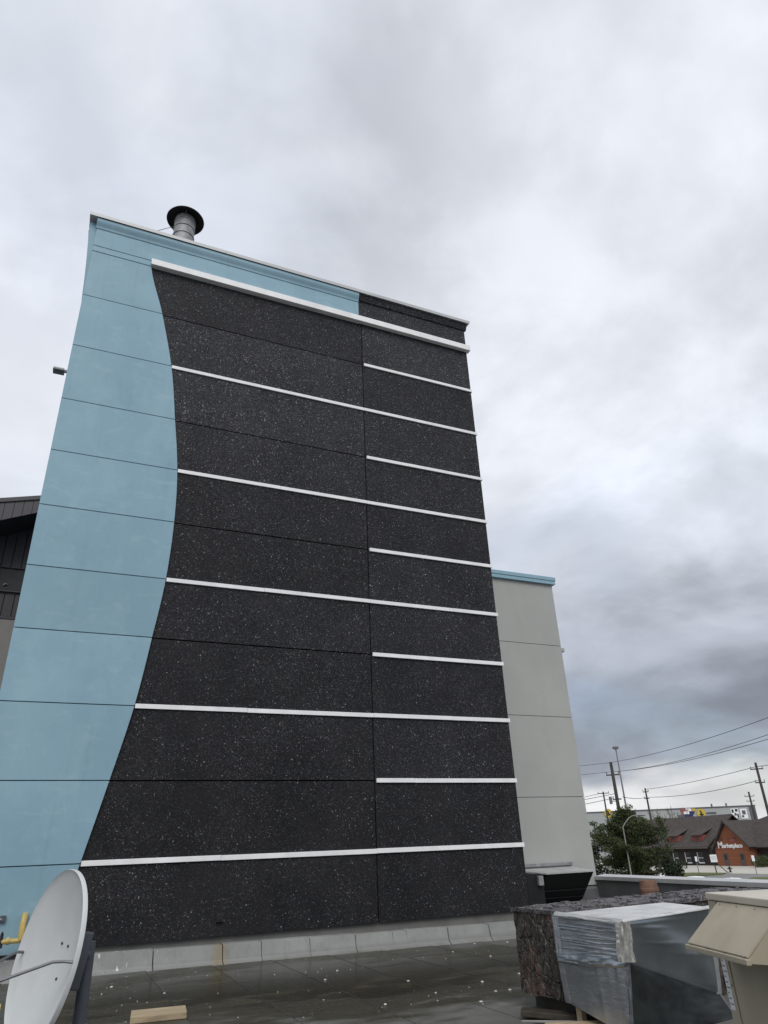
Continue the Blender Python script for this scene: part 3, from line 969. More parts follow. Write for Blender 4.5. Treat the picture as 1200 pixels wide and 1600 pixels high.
for sx in (-1, 1):
    for sy in (-1, 1):
        MB().box(mast_x + sx * 0.4 - 0.19, mast_x + sx * 0.4 + 0.19, mast_y + sy * 0.4 - 0.10, mast_y + sy * 0.4 + 0.10, bz + 0.042, bz + 0.22).build('ballast_block', 'block', dish, bevel=0.012)

# ================================================================== GAS PIPES
gp = thing('gas_pipe', (-1.0, 13.0, 0.3), 'yellow gas pipe with elbow and black valve along the blue wall behind the dish', 'pipe')
MB().tube([(-1.0, 13.31, 0.575), (-1.0, 13.10, 0.575), (-0.93, 13.03, 0.575), (0.6, 13.03, 0.575)], 0.034, 10).build('pipe_run', 'yellow', gp, smooth=True)
MB().tube([(-0.195, 13.03, 0.58), (-0.195, 13.03, 0.79), (-0.192, 13.05, 0.84), (-0.19, 13.10, 0.875), (-0.19, 13.31, 0.88)], 0.045, 10).build('pipe_elbow', 'yellow', gp, smooth=True)
for xx in (-0.36, -0.56, -0.70):
    MB().tube([(xx - 0.022, 13.03, 0.58), (xx + 0.022, 13.03, 0.58)], 0.048, 10).build('coupling', 'yellow', gp, smooth=True)
v = MB().tube([(-0.47, 13.03, 0.50), (-0.45, 13.03, 0.68)], [0.05, 0.02], 10).build('valve', 'bolt', gp, smooth=True)
MB().tube([(-0.45, 13.03, 0.68), (-0.45, 12.95, 0.70)], 0.014, 6).build('valve_handle', 'bolt', v)
for xx in (-0.85, 0.4):
    MB().box(xx - 0.03, xx + 0.03, 12.97, 13.30, 0.50, 0.545).build('pipe_bracket', 'galv', gp)
gp2 = thing('gas_pipe', (-0.3, 10.2, 0), 'yellow pipe end lying on the roof at the left edge beside the dish', 'pipe')
MB().tube([(-4.0, 10.4, 0.12), (-0.30, 10.3, 0.12)], 0.055, 12).build('pipe_run', 'yellow', gp2, smooth=True)
MB().tube([(-0.40, 10.302, 0.12), (-0.24, 10.3, 0.12)], 0.07, 12).build('pipe_cap', 'yellow', gp2, smooth=True)
MB().box(-0.75, -0.62, 10.15, 10.45, roof_z(-0.6), 0.06).build('support_block', 'wood', gp2)
cb = thing('conduit_clip', (-0.5, 13.27, 0.84), 'small pale conduit fitting on the blue wall at the left edge', 'fitting')
MB().tube([(-0.70, 13.26, 0.80), (-0.50, 13.26, 0.86)], 0.022, 8).build('conduit', 'dish', cb, smooth=True)
MB().box(-0.53, -0.45, 13.24, 13.29, 0.82, 0.90).build('clip', 'dishback', cb, bevel=0.006)

# ================================================================== BLACK TAR DUCT
td = thing('tar_duct', (6.7, 7.3, 0), 'long square duct under peeling black tar paper behind the silver duct', 'duct')
TM = Matrix.Translation((5.01, 7.25, 0)) @ Matrix.Rotation(R(6.3), 4, 'Z')


def wrinkled(x0, x1, y0, y1, z0, z1, m, amp, nx, ny, nz, seed):
    """a box whose faces are subdivided and roughened"""
    mb = MB()

    def grid(o, u, w, nu, nw):
        vs = []
        for i in range(nu + 1):
            for j in range(nw + 1):
                p = o + u * (i / nu) + w * (j / nw)
                nrm = noise.noise_vector((p + Vector((seed, seed * 2, 0))) * 5.5) * amp + noise.noise_vector(p * 14 + Vector((seed, 0, 0))) * amp * 0.5
                vs.append(m @ (p + nrm))
        fs = [(i * (nw + 1) + j, (i + 1) * (nw + 1) + j, (i + 1) * (nw + 1) + j + 1, i * (nw + 1) + j + 1) for i in range(nu) for j in range(nw)]
        mb.add(vs, fs)
    O = Vector((x0, y0, z0))
    X, Y, Z = Vector((x1 - x0, 0, 0)), Vector((0, y1 - y0, 0)), Vector((0, 0, z1 - z0))
    grid(O, X, Z, nx, nz)
    grid(O + Y, X, Z, nx, nz)
    grid(O, Y, Z, ny, nz)
    grid(O + X, Y, Z, ny, nz)
    grid(O, X, Y, nx, ny)
    grid(O + Z, X, Y, nx, ny)
    return mb


wrinkled(0, 3.64, -0.43, 0.43, 0.13, 0.90, TM, 0.018, 60, 16, 16, 1.3).build('duct_body', 'tar_side', td, smooth=True)
wrinkled(-0.02, 3.66, -0.455, 0.455, 0.895, 0.935, TM, 0.014, 90, 24, 2, 4.1).build('tar_paper', 'tar_top', td, smooth=True)
# loose rags of torn paper on top
rg = MB()
for i in range(120):
    px, py = random.uniform(0.1, 3.6), random.uniform(-0.42, 0.42)
    s_ = random.uniform(0.02, 0.07)
    a = random.uniform(0, 6.28)
    ring = [(px + s_ * random.uniform(0.6, 1.2) * math.cos(a + t * 1.05), py + s_ * random.uniform(0.5, 1.1) * math.sin(a + t * 1.05)) for t in range(6)]
    h = 0.940 + random.uniform(0, 0.006)
    top = [TM @ Vector((q[0], q[1], h + random.uniform(0, 0.012))) for q in ring]
    bot = [TM @ Vector((q[0], q[1], h - 0.03)) for q in ring]
    rg.add(top + bot, [tuple(range(6)), tuple(range(11, 5, -1))] + [(j, (j + 1) % 6, 6 + (j + 1) % 6, 6 + j) for j in range(6)])
tag(rg.build('torn_paper', 'tar_top', td), None, kind='stuff')
for xx in (0.25, 2.2, 3.5):
    MB().box(xx - 0.05, xx + 0.05, -0.45, 0.45, -0.10, 0.135, TM).build('sleeper', 'woodwet', td, bevel=0.006)

# ================================================================== SILVER FOIL DUCT
sdct = thing('foil_duct', (5.4, 6.2, 0), 'silver foil-wrapped duct elbow with tapered side on wooden blocks', 'duct')
A = Vector((4.90, 6.80, 0.925))      # back left top
B = Vector((4.93, 5.82, 0.910))      # near corner top
Cc = Vector((6.36, 6.12, 0.925))     # right top
Dd = Vector((6.42, 6.83, 0.935))     # back right top
A2 = Vector((4.93, 6.80, 0.16))
Bm = Vector((4.945, 5.86, 0.59))     # crease on the near corner
Am = Vector((4.895, 6.80, 0.545))
B2 = Vector((4.92, 5.93, 0.02))
C2 = Vector((6.34, 6.22, 0.17))
D2 = Vector((6.42, 6.83, 0.15))
C3 = Vector((6.44, 6.16, -0.035))


def sheet(name, quad, mat, fn, nu=36, nw=36):
    """foil sheet over a quad a,b,c,d; fn(u, w) gives the offset along the normal in metres"""
    a, b, c, d = [Vector(q) for q in quad]
    nrm = (b - a).cross(d - a).normalized()
    vs = []
    for i in range(nu + 1):
        for j in range(nw + 1):
            u, w = i / nu, j / nw
            p = (a * (1 - u) + b * u) * (1 - w) + (d * (1 - u) + c * u) * w
            k = min(1, min(u, 1 - u, w, 1 - w) * 14)
            vs.append(p + nrm * fn(u, w) * k)
    return MB().add(vs, [(i * (nw + 1) + j, (i + 1) * (nw + 1) + j, (i + 1) * (nw + 1) + j + 1, i * (nw + 1) + j + 1) for i in range(nu) for j in range(nw)]).build(name, mat, sdct, smooth=True)


def nz3(x, y, z):
    return noise.noise(Vector((x, y, z)))


def ridges(seed, count, amp, wid, across):
    """short wrinkles: gaussian ridges that run along one direction of the sheet and fade at their ends"""
    rnd = random.Random(seed)
    rs = [(rnd.uniform(0.05, 0.95), rnd.uniform(0.1, 0.9), rnd.uniform(0.12, 0.35), rnd.uniform(0.5, 1.2), rnd.uniform(-0.12, 0.12)) for _ in range(count)]

    def f(u, w):
        s_, t_ = (u, w) if across else (w, u)
        o = 0.0
        for c, m_, l_, h_, sl_ in rs:
            o += h_ * amp * math.exp(-((s_ - c - sl_ * (t_ - m_)) / wid) ** 2) * math.exp(-((t_ - m_) / l_) ** 2)
        return o
    return f


rA = ridges(2, 30, 0.006, 0.011, True)
sheet('left_panel', (A, Am, Bm, B), 'foil', lambda u, w: rA(u, w) + 0.010 * nz3(u * 2, w * 3, 1), 110, 36)
rB = ridges(5, 7, 0.006, 0.03, False)
sheet('left_lower_panel', (Am, A2, B2, Bm), 'foil', lambda u, w: rB(u, w) + 0.012 * nz3(u * 1.6, w * 2.2, 5), 36, 48)
rC = ridges(9, 5, 0.006, 0.03, True)


def taper_fn(u, w):
    # soft bellies either side of a diagonal fold
    d_ = (u - w * 0.9)
    return 0.035 * math.exp(-(d_ / 0.22) ** 2) * (0.4 + 0.6 * w) + 0.012 * nz3(u * 2.2, w * 2.2, 8) + rC(u, w)


sheet('taper_panel', (B, Bm, C2, Cc), 'sheet', taper_fn, 44, 60)
sheet('under_panel', (Bm, B2, C3, C2), 'sheet_shade', lambda u, w: 0.014 * nz3(u * 2, w * 4, 3) + 0.004 * nz3(u * 7, w * 9, 3), 30, 50)
sheet('top_panel', (A, B, Cc, Dd), 'tape', lambda u, w: 0.010 * nz3(u * 3, w * 3, 11), 36, 36)
MB().add([Cc, Dd, D2, C3, C2], [(0, 1, 2, 3, 4)]).build('end_panel', 'foil', sdct)
MB().add([A2, D2, C3, B2], [(0, 1, 2, 3)]).build('bottom_panel', 'foil', sdct)
MB().add([A, Dd, D2, A2], [(0, 1, 2, 3)]).build('back_panel', 'foil', sdct)


def strip(name, pts, w, nvec, mat='tape', lift=0.004, amp=0.012, seed=1.0, nc=8, fl=1.2, fc=0.9):
    """crumpled tape laid along a polyline: folds run mostly along its length"""
    pts = [Vector(p) for p in pts]
    vs = []
    N = 40
    nv = Vector(nvec).normalized()
    for i in range(N + 1):
        t = i / N * (len(pts) - 1)
        k = min(int(t), len(pts) - 2)
        p = pts[k].lerp(pts[k + 1], t - k)
        d = (pts[k + 1] - pts[k]).normalized()
        sdv = d.cross(nv).normalized()
        for c in range(nc + 1):
            q = c / nc * 2 - 1
            edge = 1 - abs(q) ** 4
            ww = w * 0.5 * (1 + 0.25 * nz3(i * 0.05, seed, q) + 0.08 * nz3(i * 0.31, seed, q))
            vs.append(p + sdv * ww * q + nv * (0.002 + edge * (lift + amp * (0.5 + nz3(c * fc + seed, i / N * fl * 4, seed)))))
    m = nc + 1
    return MB().add(vs, [(i * m + j, (i + 1) * m + j, (i + 1) * m + j + 1, i * m + j + 1) for i in range(N) for j in range(nc)]).build(name, mat, sdct, smooth=True)


LN = Vector((-1, -0.05, 0.05))
FN = Vector((0.2, -1, 0.05))
strip('crease_tape', (Am, (Am + Bm) / 2 + Vector((-0.012, 0, -0.02)), Bm), 0.10, LN + Vector((0, 0, 0.35)), 'foil', 0.014, 0.020, 2.2)
strip('corner_tape', (B + Vector((0, 0, -0.005)), (B + Bm) * 0.5, Bm), 0.15, LN * 0.8 + FN, 'foil_bright', 0.008, 0.040, 4.7, 24, 0.35, 0.38)
strip('edge_tape', (A + Vector((0, 0, -0.01)), Am, A2), 0.10, LN, 'foil', 0.004, 0.012, 7.1)
strip('edge_tape', (B, (B + Cc) / 2, Cc), 0.035, Vector((0.2, -0.7, 0.7)), 'tape', 0.003, 0.005, 9.3)
strip('edge_tape', (A, (A + B) / 2, B), 0.05, Vector((-0.7, 0, 0.7)), 'tape', 0.004, 0.008, 11.0)
strip('lower_tape', (Bm, (Bm + B2) / 2, B2), 0.05, LN + FN, 'foil', 0.004, 0.012, 13.0)
strip('end_flange', (Cc, (Cc + C2) / 2, C2), 0.085, FN, 'galv', 0.010, 0.006, 15.0)
# supports
MB().box(4.99, 5.05, 6.70, 6.78, -0.03, 0.2).build('support_post', 'wood', sdct, bevel=0.005)

# boards on the roof
pl1 = tag(MB().box(-0.29, 0.29, -0.2, 0.2, 0, 0.06, Matrix.Translation((1.36, 9.38, roof_z(1.4) + 0.01)) @ Matrix.Rotation(R(-7), 4, 'Z')).build('board', 'wood', bevel=0.006),
          'short pale board lying on the wet roof near the bottom left', 'board')
pl2 = tag(MB().box(-0.5, 0.5, -0.22, 0.22, 0, 0.05, Matrix.Translation((4.96, 6.36, roof_z(4.8) + 0.012)) @ Matrix.Rotation(R(-24), 4, 'Z')).build('board', 'wood', bevel=0.006),
          'pale board lying flat under the near end of the silver duct', 'board')
pl3 = tag(MB().box(-0.4, 0.4, -0.10, 0.10, 0, 0.05, Matrix.Translation((4.98, 7.02, roof_z(4.7) + 0.012)) @ Matrix.Rotation(R(-38), 4, 'Z') @ Matrix.Rotation(R(4), 4, 'Y')).build('board', 'woodwet', bevel=0.006),
          'dark wet board lying on the roof below the black duct end', 'board')
tag(MB().box(-0.30, 0.30, -0.012, 0.012, 0, 0.016, Matrix.Translation((4.80, 6.93, roof_z(4.7) + 0.012)) @ Matrix.Rotation(R(-38), 4, 'Z')).build('wood_strip', 'lamp_pale', bevel=0.003),
    'thin pale strip lying in front of the dark wet board', 'strip')

# rusty pot
rp = thing('rusty_vent_pipe', (8.8, 9.7, 0), 'rusty brown vent pipe standing behind the black duct', 'vent pipe')
T = Matrix.Translation((8.85, 9.68, 0))
MB().lathe([(0, -0.1), (0.135, -0.1), (0.14, 0.9), (0.128, 0.98), (0.105, 0.985), (0.10, 0.95), (0, 0.95)], 24, T).build('pipe_body', 'rust', rp, smooth=True)
MB().lathe([(0.138, 0.82), (0.147, 0.83), (0.147, 0.87), (0.139, 0.88)], 24, T).build('pipe_rim', 'rust', rp, smooth=True)

# ================================================================== BEIGE ROOFTOP UNIT
ang = R(19)
UM = Matrix(((-math.cos(ang), -math.sin(ang), 0, 4.55), (math.sin(ang), -math.cos(ang), 0, 4.37), (0, 0, 1, 0), (0, 0, 0, 1)))
# local axes: x outwards from the face with the hood, y along the face towards the camera
ru = thing('rooftop_unit', (4.9, 3.4, 0), 'beige rooftop air handling unit with sloped hood at the right edge', 'air handler')
MB().box(-1.5, 0, 0, 1.9, 0.22, 1.165, UM).build('cabinet', 'beige', ru, bevel=0.008)
MB().box(-1.45, -0.05, 0.05, 1.85, -0.08, 0.22, UM).build('unit_curb', 'galv', ru)
MB().box(-1.53, 0.02, -0.012, 1.93, 1.167, 1.213, UM).build('unit_top', 'beige_top', ru, bevel=0.008)
MB().box(0.001, 0.014, 0.0, 0.105, 0.25, 1.16, UM).build('corner_post', 'beige', ru, bevel=0.003)
MB().box(0.001, 0.010, 0.118, 1.0, 0.25, 1.16, UM).build('access_panel', 'beige', ru, bevel=0.003)
MB().box(0.001, 0.010, 1.012, 1.88, 0.25, 1.16, UM).build('access_panel', 'beige', ru, bevel=0.003)
# hood: sloped top sheet with rolled lip and cheeks
hy0, hy1 = 0.145, 0.90
hs = MB().add([UM @ Vector(q) for q in ((0.012, hy0, 1.163), (0.012, hy1, 1.163), (0.30, hy1, 0.925), (0.30, hy0, 0.925),
                                        (0.012, hy0, 1.150), (0.012, hy1, 1.150), (0.295, hy1, 0.915), (0.295, hy0, 0.915))],
             [(0, 1, 2, 3), (7, 6, 5, 4), (0, 4, 5, 1), (1, 5, 6, 2), (2, 6, 7, 3), (3, 7, 4, 0)]).build('hood_sheet', 'beige', ru)
MB().box(0.285, 0.318, hy0 - 0.012, hy1 + 0.012, 0.880, 0.914, UM).build('hood_lip', 'beige', hs, bevel=0.006)
for yy in (hy0 - 0.004, hy1 - 0.004):
    MB().prism([(0.012, 1.149), (0.292, 0.913), (0.292, 0.89), (0.012, 0.86)], 'y', yy, yy + 0.008, UM).build('hood_cheek', 'beige', hs)
for yy in (0.20, 0.42, 0.64, 0.86):
    MB().lathe([(0, 0.006), (0.006, 0.005), (0.008, 0)], 8, UM @ Matrix.Translation((0.302, yy, 0.925)) @ Matrix.Rotation(R(52), 4, 'Y')).build('screw', 'galv', hs)
    MB().lathe([(0, 0.005), (0.006, 0.004), (0.008, 0)], 8, UM @ Matrix.Translation((0.03, yy, 1.150)) @ Matrix.Rotation(R(52), 4, 'Y')).build('screw', 'galv', hs)
lab = MB().box(0.0145, 0.0165, 0.012, 0.072, 0.50, 0.82, UM).build('rating_label', 'label', ru)
for j in range(9):
    z = 0.53 + j * 0.032
    MB().box(0.0167, 0.0175, 0.02, 0.064 - 0.012 * (j % 3), z, z + 0.008, UM).build('label_line', 'print', lab)
for zz_ in (0.30, 0.65, 1.10):
    MB().lathe([(0, 0.006), (0.007, 0.005), (0.009, 0)], 8, UM @ Matrix.Translation((0.014, 0.09, zz_)) @ Matrix.Rotation(R(90), 4, 'Y')).build('screw', 'galv', ru)

# ================================================================== DEBRIS ON THE ROOF
db_ = MB()
for i in range(150):
    if i < 100:
        px, py = random.uniform(0.3, 8.5), random.uniform(8.2, 12.9)
    elif i < 128:
        px, py = random.gauss(4.4, 0.9), random.gauss(8.8, 0.7)
    else:
        px, py = random.gauss(0.9, 0.4), random.gauss(11.8, 0.8)
    if 4.75 < px and py < 7.9:
        continue
    s_ = random.choice((0.004, 0.005, 0.006, 0.008, 0.010, 0.010, 0.022))
    z = roof_z(px) + 0.008
    a = random.uniform(0, 6.28)
    ring = [(px + s_ * random.uniform(0.6, 1.3) * math.cos(a + t * 1.257), py + s_ * random.uniform(0.6, 1.3) * math.sin(a + t * 1.257)) for t in range(5)]
    db_.add([(q[0], q[1], z) for q in ring] + [(px + (q[0] - px) * 0.6, py + (q[1] - py) * 0.6, z + s_ * 0.5) for q in ring],
            [tuple(range(5)), tuple(range(9, 4, -1))] + [(j, (j + 1) % 5, 5 + (j + 1) % 5, 5 + j) for j in range(5)])
tag(db_.build('debris', 'debris', merge=False), 'pale chips and crumbs scattered over the flat roof', 'debris', kind='stuff')

# ================================================================== BACKGROUND: SHINGLED STORE
MX = 136.0
st = thing('shingled_store', (142, 127, GROUND), 'dark shingle-roofed store with brick gable entrance across the parking lot', 'building')


def quad(name, pts, mat, parent, thick=0.25):
    """a roof slab: quad with thickness downwards"""
    p = [Vector(q) for q in pts]
    n = (p[1] - p[0]).cross(p[2] - p[0]).normalized()
    if n.z < 0:
        n = -n
    q = [v - n * thick for v in p]
    k = len(p)
    return MB().add(p + q, [tuple(range(k)), tuple(range(2 * k - 1, k - 1, -1))] + [(i, (i + 1) % k, k + (i + 1) % k, k + i) for i in range(k)]).build(name, mat, parent)


MB().box(MX, MX + 16, 125.2, 160, GROUND, -0.9).build('wall', 'brownwall', st)
MB().box(MX, MX + 14, 122.6, 125.19, GROUND, -0.9).build('wall', 'brownwall', st)
MB().box(MX + 0.3, MX + 16, 95, 114.8, GROUND, -1.0).build('wall', 'brownwall', st)
# left main roof
RX = MX + 8
quad('roof', [(MX - 1.2, 162, -0.75), (MX - 1.2, 126.6, -0.75), (RX, 126.0, 5.75), (RX, 162, 5.75)], 'shingle', st)
quad('roof', [(RX, 162, 5.75), (RX, 126.0, 5.75), (RX + 9, 126.6, -0.75), (RX + 9, 162, -0.75)], 'shingle', st)
MB().prism([(MX - 0.6, -0.8), (RX, 5.3), (RX + 8.6, -0.8)], 'y', 127.0, 127.2).build('gable_wall', 'brownwall', st)
MB().box(MX - 1.35, MX - 1.18, 126.6, 162, -1.15, -0.80).build('gutter', 'doorgrey', st)
# connector roof
quad('roof', [(MX - 0.6, 126.4, -0.95), (MX - 0.6, 121.0, -0.95), (MX + 6.4, 121.0, 3.9), (MX + 6.4, 126.4, 3.9)], 'shingle', st)
# brick gable
gab = MB().prism([(124.2, GROUND), (124.0, -1.2), (119.9, 3.55), (115.2, -0.9), (115.2, GROUND)], 'x', MX - 1.9, MX + 0.9).build('brick_gable', 'brick', st)
quad('roof', [(MX - 2.6, 119.9, 4.25), (MX - 2.6, 124.5, -1.35), (MX + 8, 124.5, -1.35), (MX + 8, 119.9, 4.25)], 'shingle', st)
quad('roof', [(MX - 2.6, 119.9, 4.25), (MX + 8, 119.9, 4.25), (MX + 8, 114.2, -1.0), (MX - 2.6, 114.2, -1.0)], 'shingle', st)
# right main roof
quad('roof', [(MX - 0.8, 118.8, -1.1), (MX - 0.8, 92, -1.1), (RX, 92, 5.45), (RX, 114.0, 5.45), (RX - 1.6, 118.6, 4.1)], 'shingle', st)
quad('roof', [(RX, 114.0, 5.45), (RX, 92, 5.45), (RX + 9, 92, -1.1), (RX + 9, 116.0, -1.1)], 'shingle', st)
# dormers
for y0, y1 in ((136.4, 139.6), (129.2, 132.2)):
    dm = MB().box(MX + 0.35, MX + 4.0, y0, y1, 0.42, 1.62).build('dormer', 'redboard', st)
    quad('dormer_roof', [(MX + 0.0, y1 + 0.15, 1.60), (MX + 0.0, y0 - 0.15, 1.60), (MX + 4.6, y0 - 0.15, 3.25), (MX + 4.6, y1 + 0.15, 3.25)], 'shingle', dm, 0.12)
    MB().box(MX + 0.30, MX + 0.349, (y0 + y1) / 2 - 0.45, (y0 + y1) / 2 + 0.45, 0.7, 1.35).build('dormer_pane', 'pane', dm)
# windows
for yc in (137.7, 134.0, 130.3):
    wf = MB().box(MX - 0.06, MX - 0.005, yc - 0.85, yc + 0.85, -4.1, -1.95).build('window', 'pane', st)
    fr = MB()
    fr.box(MX - 0.14, MX - 0.065, yc + 0.72, yc + 0.86, -4.12, -1.93)
    fr.build('window_frame', 'winwhite', wf)
    MB().box(MX - 0.14, MX - 0.065, yc - 0.86, yc + 0.70, -4.18, -3.98).build('window_sill', 'winwhite', wf)
    MB().box(MX - 0.13, MX - 0.065, yc - 0.70, yc + 0.70, -3.13, -3.01).build('mullion', 'winwhite', wf)
    MB().box(MX - 0.10, MX - 0.065, yc - 0.80, yc + 0.70, -2.02, -1.93).build('window_head', 'doorgrey', wf)
for yc in (121.6, 117.3):
    d = MB().box(MX - 1.98, MX - 1.905, yc - 0.55, yc + 0.55, -4.5, -2.15).build('door', 'doorgrey', st)
    MB().box(MX - 2.0, MX - 1.981, yc - 0.35, yc + 0.35, -3.4, -2.4).build('door_pane', 'pane', d)
# three little lamps and a red emblem over the sign
for yc in (121.6, 119.7, 118.1):
    MB().lathe([(0, 0.9), (0.16, 0.88), (0.24, 0.62), (0, 0.62)], 10, Matrix.Translation((MX - 2.25, yc, -0.05))).build('sign_lamp', 'signblk', st)
MB().prism([(120.0, 0.28), (119.6, 0.62), (118.9, 0.42), (118.2, 0.66), (117.9, 0.26), (118.9, 0.05)], 'x', MX - 1.97, MX - 1.905).build('red_emblem', 'signred', st)


def text_mesh(body, size, name, mat, parent, origin, ydir=-1, extrude=0.05, bold=0.03, xscale=1.0):
    """flat letters standing in a plane of constant X, reading along -Y"""
    cv = bpy.data.curves.new(name, 'FONT')
    cv.body = body
    cv.size = size
    cv.extrude = extrude
    cv.offset = bold
    tmp = bpy.data.objects.new(name + '_tmp', cv)
    COL.objects.link(tmp)
    dg = bpy.context.evaluated_depsgraph_get()
    me = bpy.data.meshes.new_from_object(tmp.evaluated_get(dg))
    bpy.data.objects.remove(tmp)
    base = parent_world(parent)
    for v in me.vertices:
        c = v.co.copy()
        v.co = Vector((origin[0] - c.z, origin[1] + ydir * c.x * xscale, origin[2] + c.y)) - base
    me.materials.clear()
    me.materials.append(M[mat])
    o = bpy.data.objects.new(name, me)
    COL.objects.link(o)
    o.parent = parent
    return o


text_mesh('M', 1.75, 'sign_letter', 'signwhite', st, (MX - 1.98, 123.0, -1.12), bold=0.045)
text_mesh('arketplace', 1.15, 'sign_lettering', 'signwhite', st, (MX - 1.98, 121.58, -1.08), bold=0.028, xscale=1.05)

# ================================================================== BACKGROUND: LONG WAREHOUSE
W0, W1 = Vector((138.0, 286.0, 0)), Vector((265.2, 219.7, 0))
wd = (W1 - W0).normalized()
wnm = Vector((-wd.y, wd.x, 0))
if wnm.x < 0:
    wnm = -wnm
WM = Matrix(((wd.x, wnm.x, 0, W0.x), (wd.y, wnm.y, 0, W0.y), (0, 0, 1, 0), (0, 0, 0, 1)))
wl = (W1 - W0).length
wh = thing('warehouse', (210, 250, GROUND), 'long pale grey big-box store on the horizon with coloured wall signs', 'building')
MB().box(0, wl, 0, 70, GROUND, 11.6, WM).build('wall', 'warehouse', wh)
MB().box(-0.2, wl + 0.2, -0.25, 70.2, 11.61, 12.0, WM).build('roof_edge', 'whdark', wh)
MB().box(wl - 2.6, wl - 0.1, -0.3, -0.01, GROUND, 11.5, WM).build('corner_panel', 'whdark', wh)


def wsign(name, u0, u1, z0, z1, mat, dep=0.35, parent=None):
    return MB().box(u0, u1, -dep, -0.02, z0, z1, WM).build(name, mat, parent or wh)



# round yellow badge with a dark emblem, at two places
def badge(u, z, r):
    m = WM @ Matrix.Translation((u, -0.05, z)) @ Matrix.Rotation(R(90), 4, 'X')
    b = MB().lathe([(0, 0.35), (r, 0.35), (r, 0.0), (0, 0.0)], 24, m).build('round_sign', 'signyel', wh)
    e = MB().prism([(-0.5 * r, -0.35 * r), (0.1 * r, -0.6 * r), (0.62 * r, -0.25 * r), (0.2 * r, -0.1 * r), (0.05 * r, 0.55 * r), (-0.3 * r, 0.62 * r), (-0.12 * r, 0.0)], 'z', 0.36, 0.46, m)
    e.build('emblem', 'signblk', b)
    return b


badge(121.0, 9.7, 1.75)
badge(83.2, 11.2, 1.7)
for j in range(6):
    wsign('sign_word', 123.2 + j * 0.68, 123.2 + j * 0.68 + 0.5, 9.45 - 0.02 * j, 9.95, 'whdark')
# coloured graphic panels
for (u0, u1, z0, z1, mt) in ((112.9, 114.9, 10.6, 11.75, 'signred'), (114.0, 116.2, 9.55, 10.6, 'signwhite'), (115.0, 117.2, 10.65, 11.7, 'signwhite'), (113.4, 113.95, 9.6, 10.55, 'signred'),
                             (116.3, 118.3, 9.6, 10.6, 'signblue'), (117.3, 119.0, 10.6, 11.6, 'signyel'), (114.2, 117.6, 8.5, 9.5, 'signblue'), (111.6, 114.1, 8.5, 9.4, 'whdark'), (115.2, 116.2, 10.95, 11.35, 'signred')):
    wsign('graphic_panel', u0, u1, z0, z1, mt, 0.3 if mt != 'signred' else 0.34)
for (u0, u1, z0, z1, mt, dp) in ((133.2, 136.2, 7.2, 10.9, 'signwhite', 0.2), (136.9, 139.6, 7.0, 10.7, 'signwhite', 0.2), (133.5, 134.3, 9.4, 10.6, 'signblk', 0.3), (134.9, 135.9, 9.8, 10.7, 'signblk', 0.3),
                                 (134.4, 135.2, 8.3, 9.3, 'whdark', 0.3), (133.4, 134.1, 7.6, 8.4, 'whdark', 0.3), (137.6, 139.0, 8.6, 10.1, 'whdark', 0.3), (137.2, 138.1, 7.5, 8.3, 'whdark', 0.3), (135.4, 136.0, 7.4, 8.9, 'signblk', 0.3)):
    wsign('mural_panel', u0, u1, z0, z1, mt, dp)
for u in (88, 101, 127, 133):
    MB().box(u, u + 0.5, 3, 3.5, 12.0, 13.2, WM).build('roof_vent', 'whdark', wh)

# ================================================================== UTILITY POLES


def pole(name, x, y, ztop, r0, r1, label, mat='pole_wood', arms=(), group='utility poles along the road', cat='utility pole'):
    p = thing(name, (x, y, GROUND), label, cat, group)
    MB().tube([(x, y, GROUND - 0.3), (x, y, (GROUND + ztop) / 2), (x, y, ztop)], [r0, (r0 + r1) / 2, r1], 10).build('pole_shaft', mat, p, smooth=True)
    for (z, half, dirx, diry, ins) in arms:
        dv = Vector((dirx, diry, 0)).normalized()
        sv = Vector((-dv.y, dv.x, 0))
        c = Vector((x, y, z)) + sv * (r1 + 0.03)
        mm = Matrix(((dv.x, sv.x, 0, c.x), (dv.y, sv.y, 0, c.y), (0, 0, 1, c.z), (0, 0, 0, 1)))
        a = MB().box(-half, half, -0.06, 0.06, -0.07, 0.07, mm).build('crossarm', mat, p)
        for q in ins:
            MB().lathe([(0, 0.36), (0.05, 0.34), (0.07, 0.22), (0.04, 0.16), (0.03, 0.07), (0, 0.07)], 8, mm @ Matrix.Translation((q * half, 0, 0))).build('insulator', 'lamp', a)
    return p


VX, VY = 0.75, -0.66      # across the line of sight at these bearings
pa = pole('utility_pole', 59.45, 67.57, 9.75, 0.27, 0.17, 'thick dark wooden utility pole rising behind the pine tree', arms=((8.35, 0.75, VX, VY, (-0.9, 0.9)), (5.7, 0.5, VX, VY, (-0.8,))))
MB().tube([(58.95, 68.1, 5.2), (58.95, 68.1, 6.0)], 0.17, 10).build('transformer_can', 'pole_steel', pa, smooth=True)
MB().tube([(59.45, 67.57, 5.5), (58.95, 68.1, 5.5)], 0.05, 6).build('transformer_bracket', 'pole_steel', pa)
pole('utility_pole', 96.25, 101.66, 9.5, 0.22, 0.14, 'slim wooden utility pole behind the left end of the shingled roof', arms=((8.9, 0.5, VX, VY, (-0.9, 0.9)), (7.8, 0.45, VX, VY, (-0.9,))))
pole('utility_pole', 85.6, 69.1, 10.1, 0.24, 0.15, 'tall utility pole near the right edge with two crossarms', arms=((9.3, 0.8, VX, VY, (-0.9, 0.9)), (7.6, 0.6, VX, VY, (-0.9, 0.9))))
pole('utility_pole', 153.6, 128.0, 10.6, 0.30, 0.2, 'short far utility pole just left of the tall right-hand pole', arms=((9.6, 1.1, VX, VY, (-0.9, 0.9)), (8.5, 0.9, VX, VY, (-0.9, 0.9))))
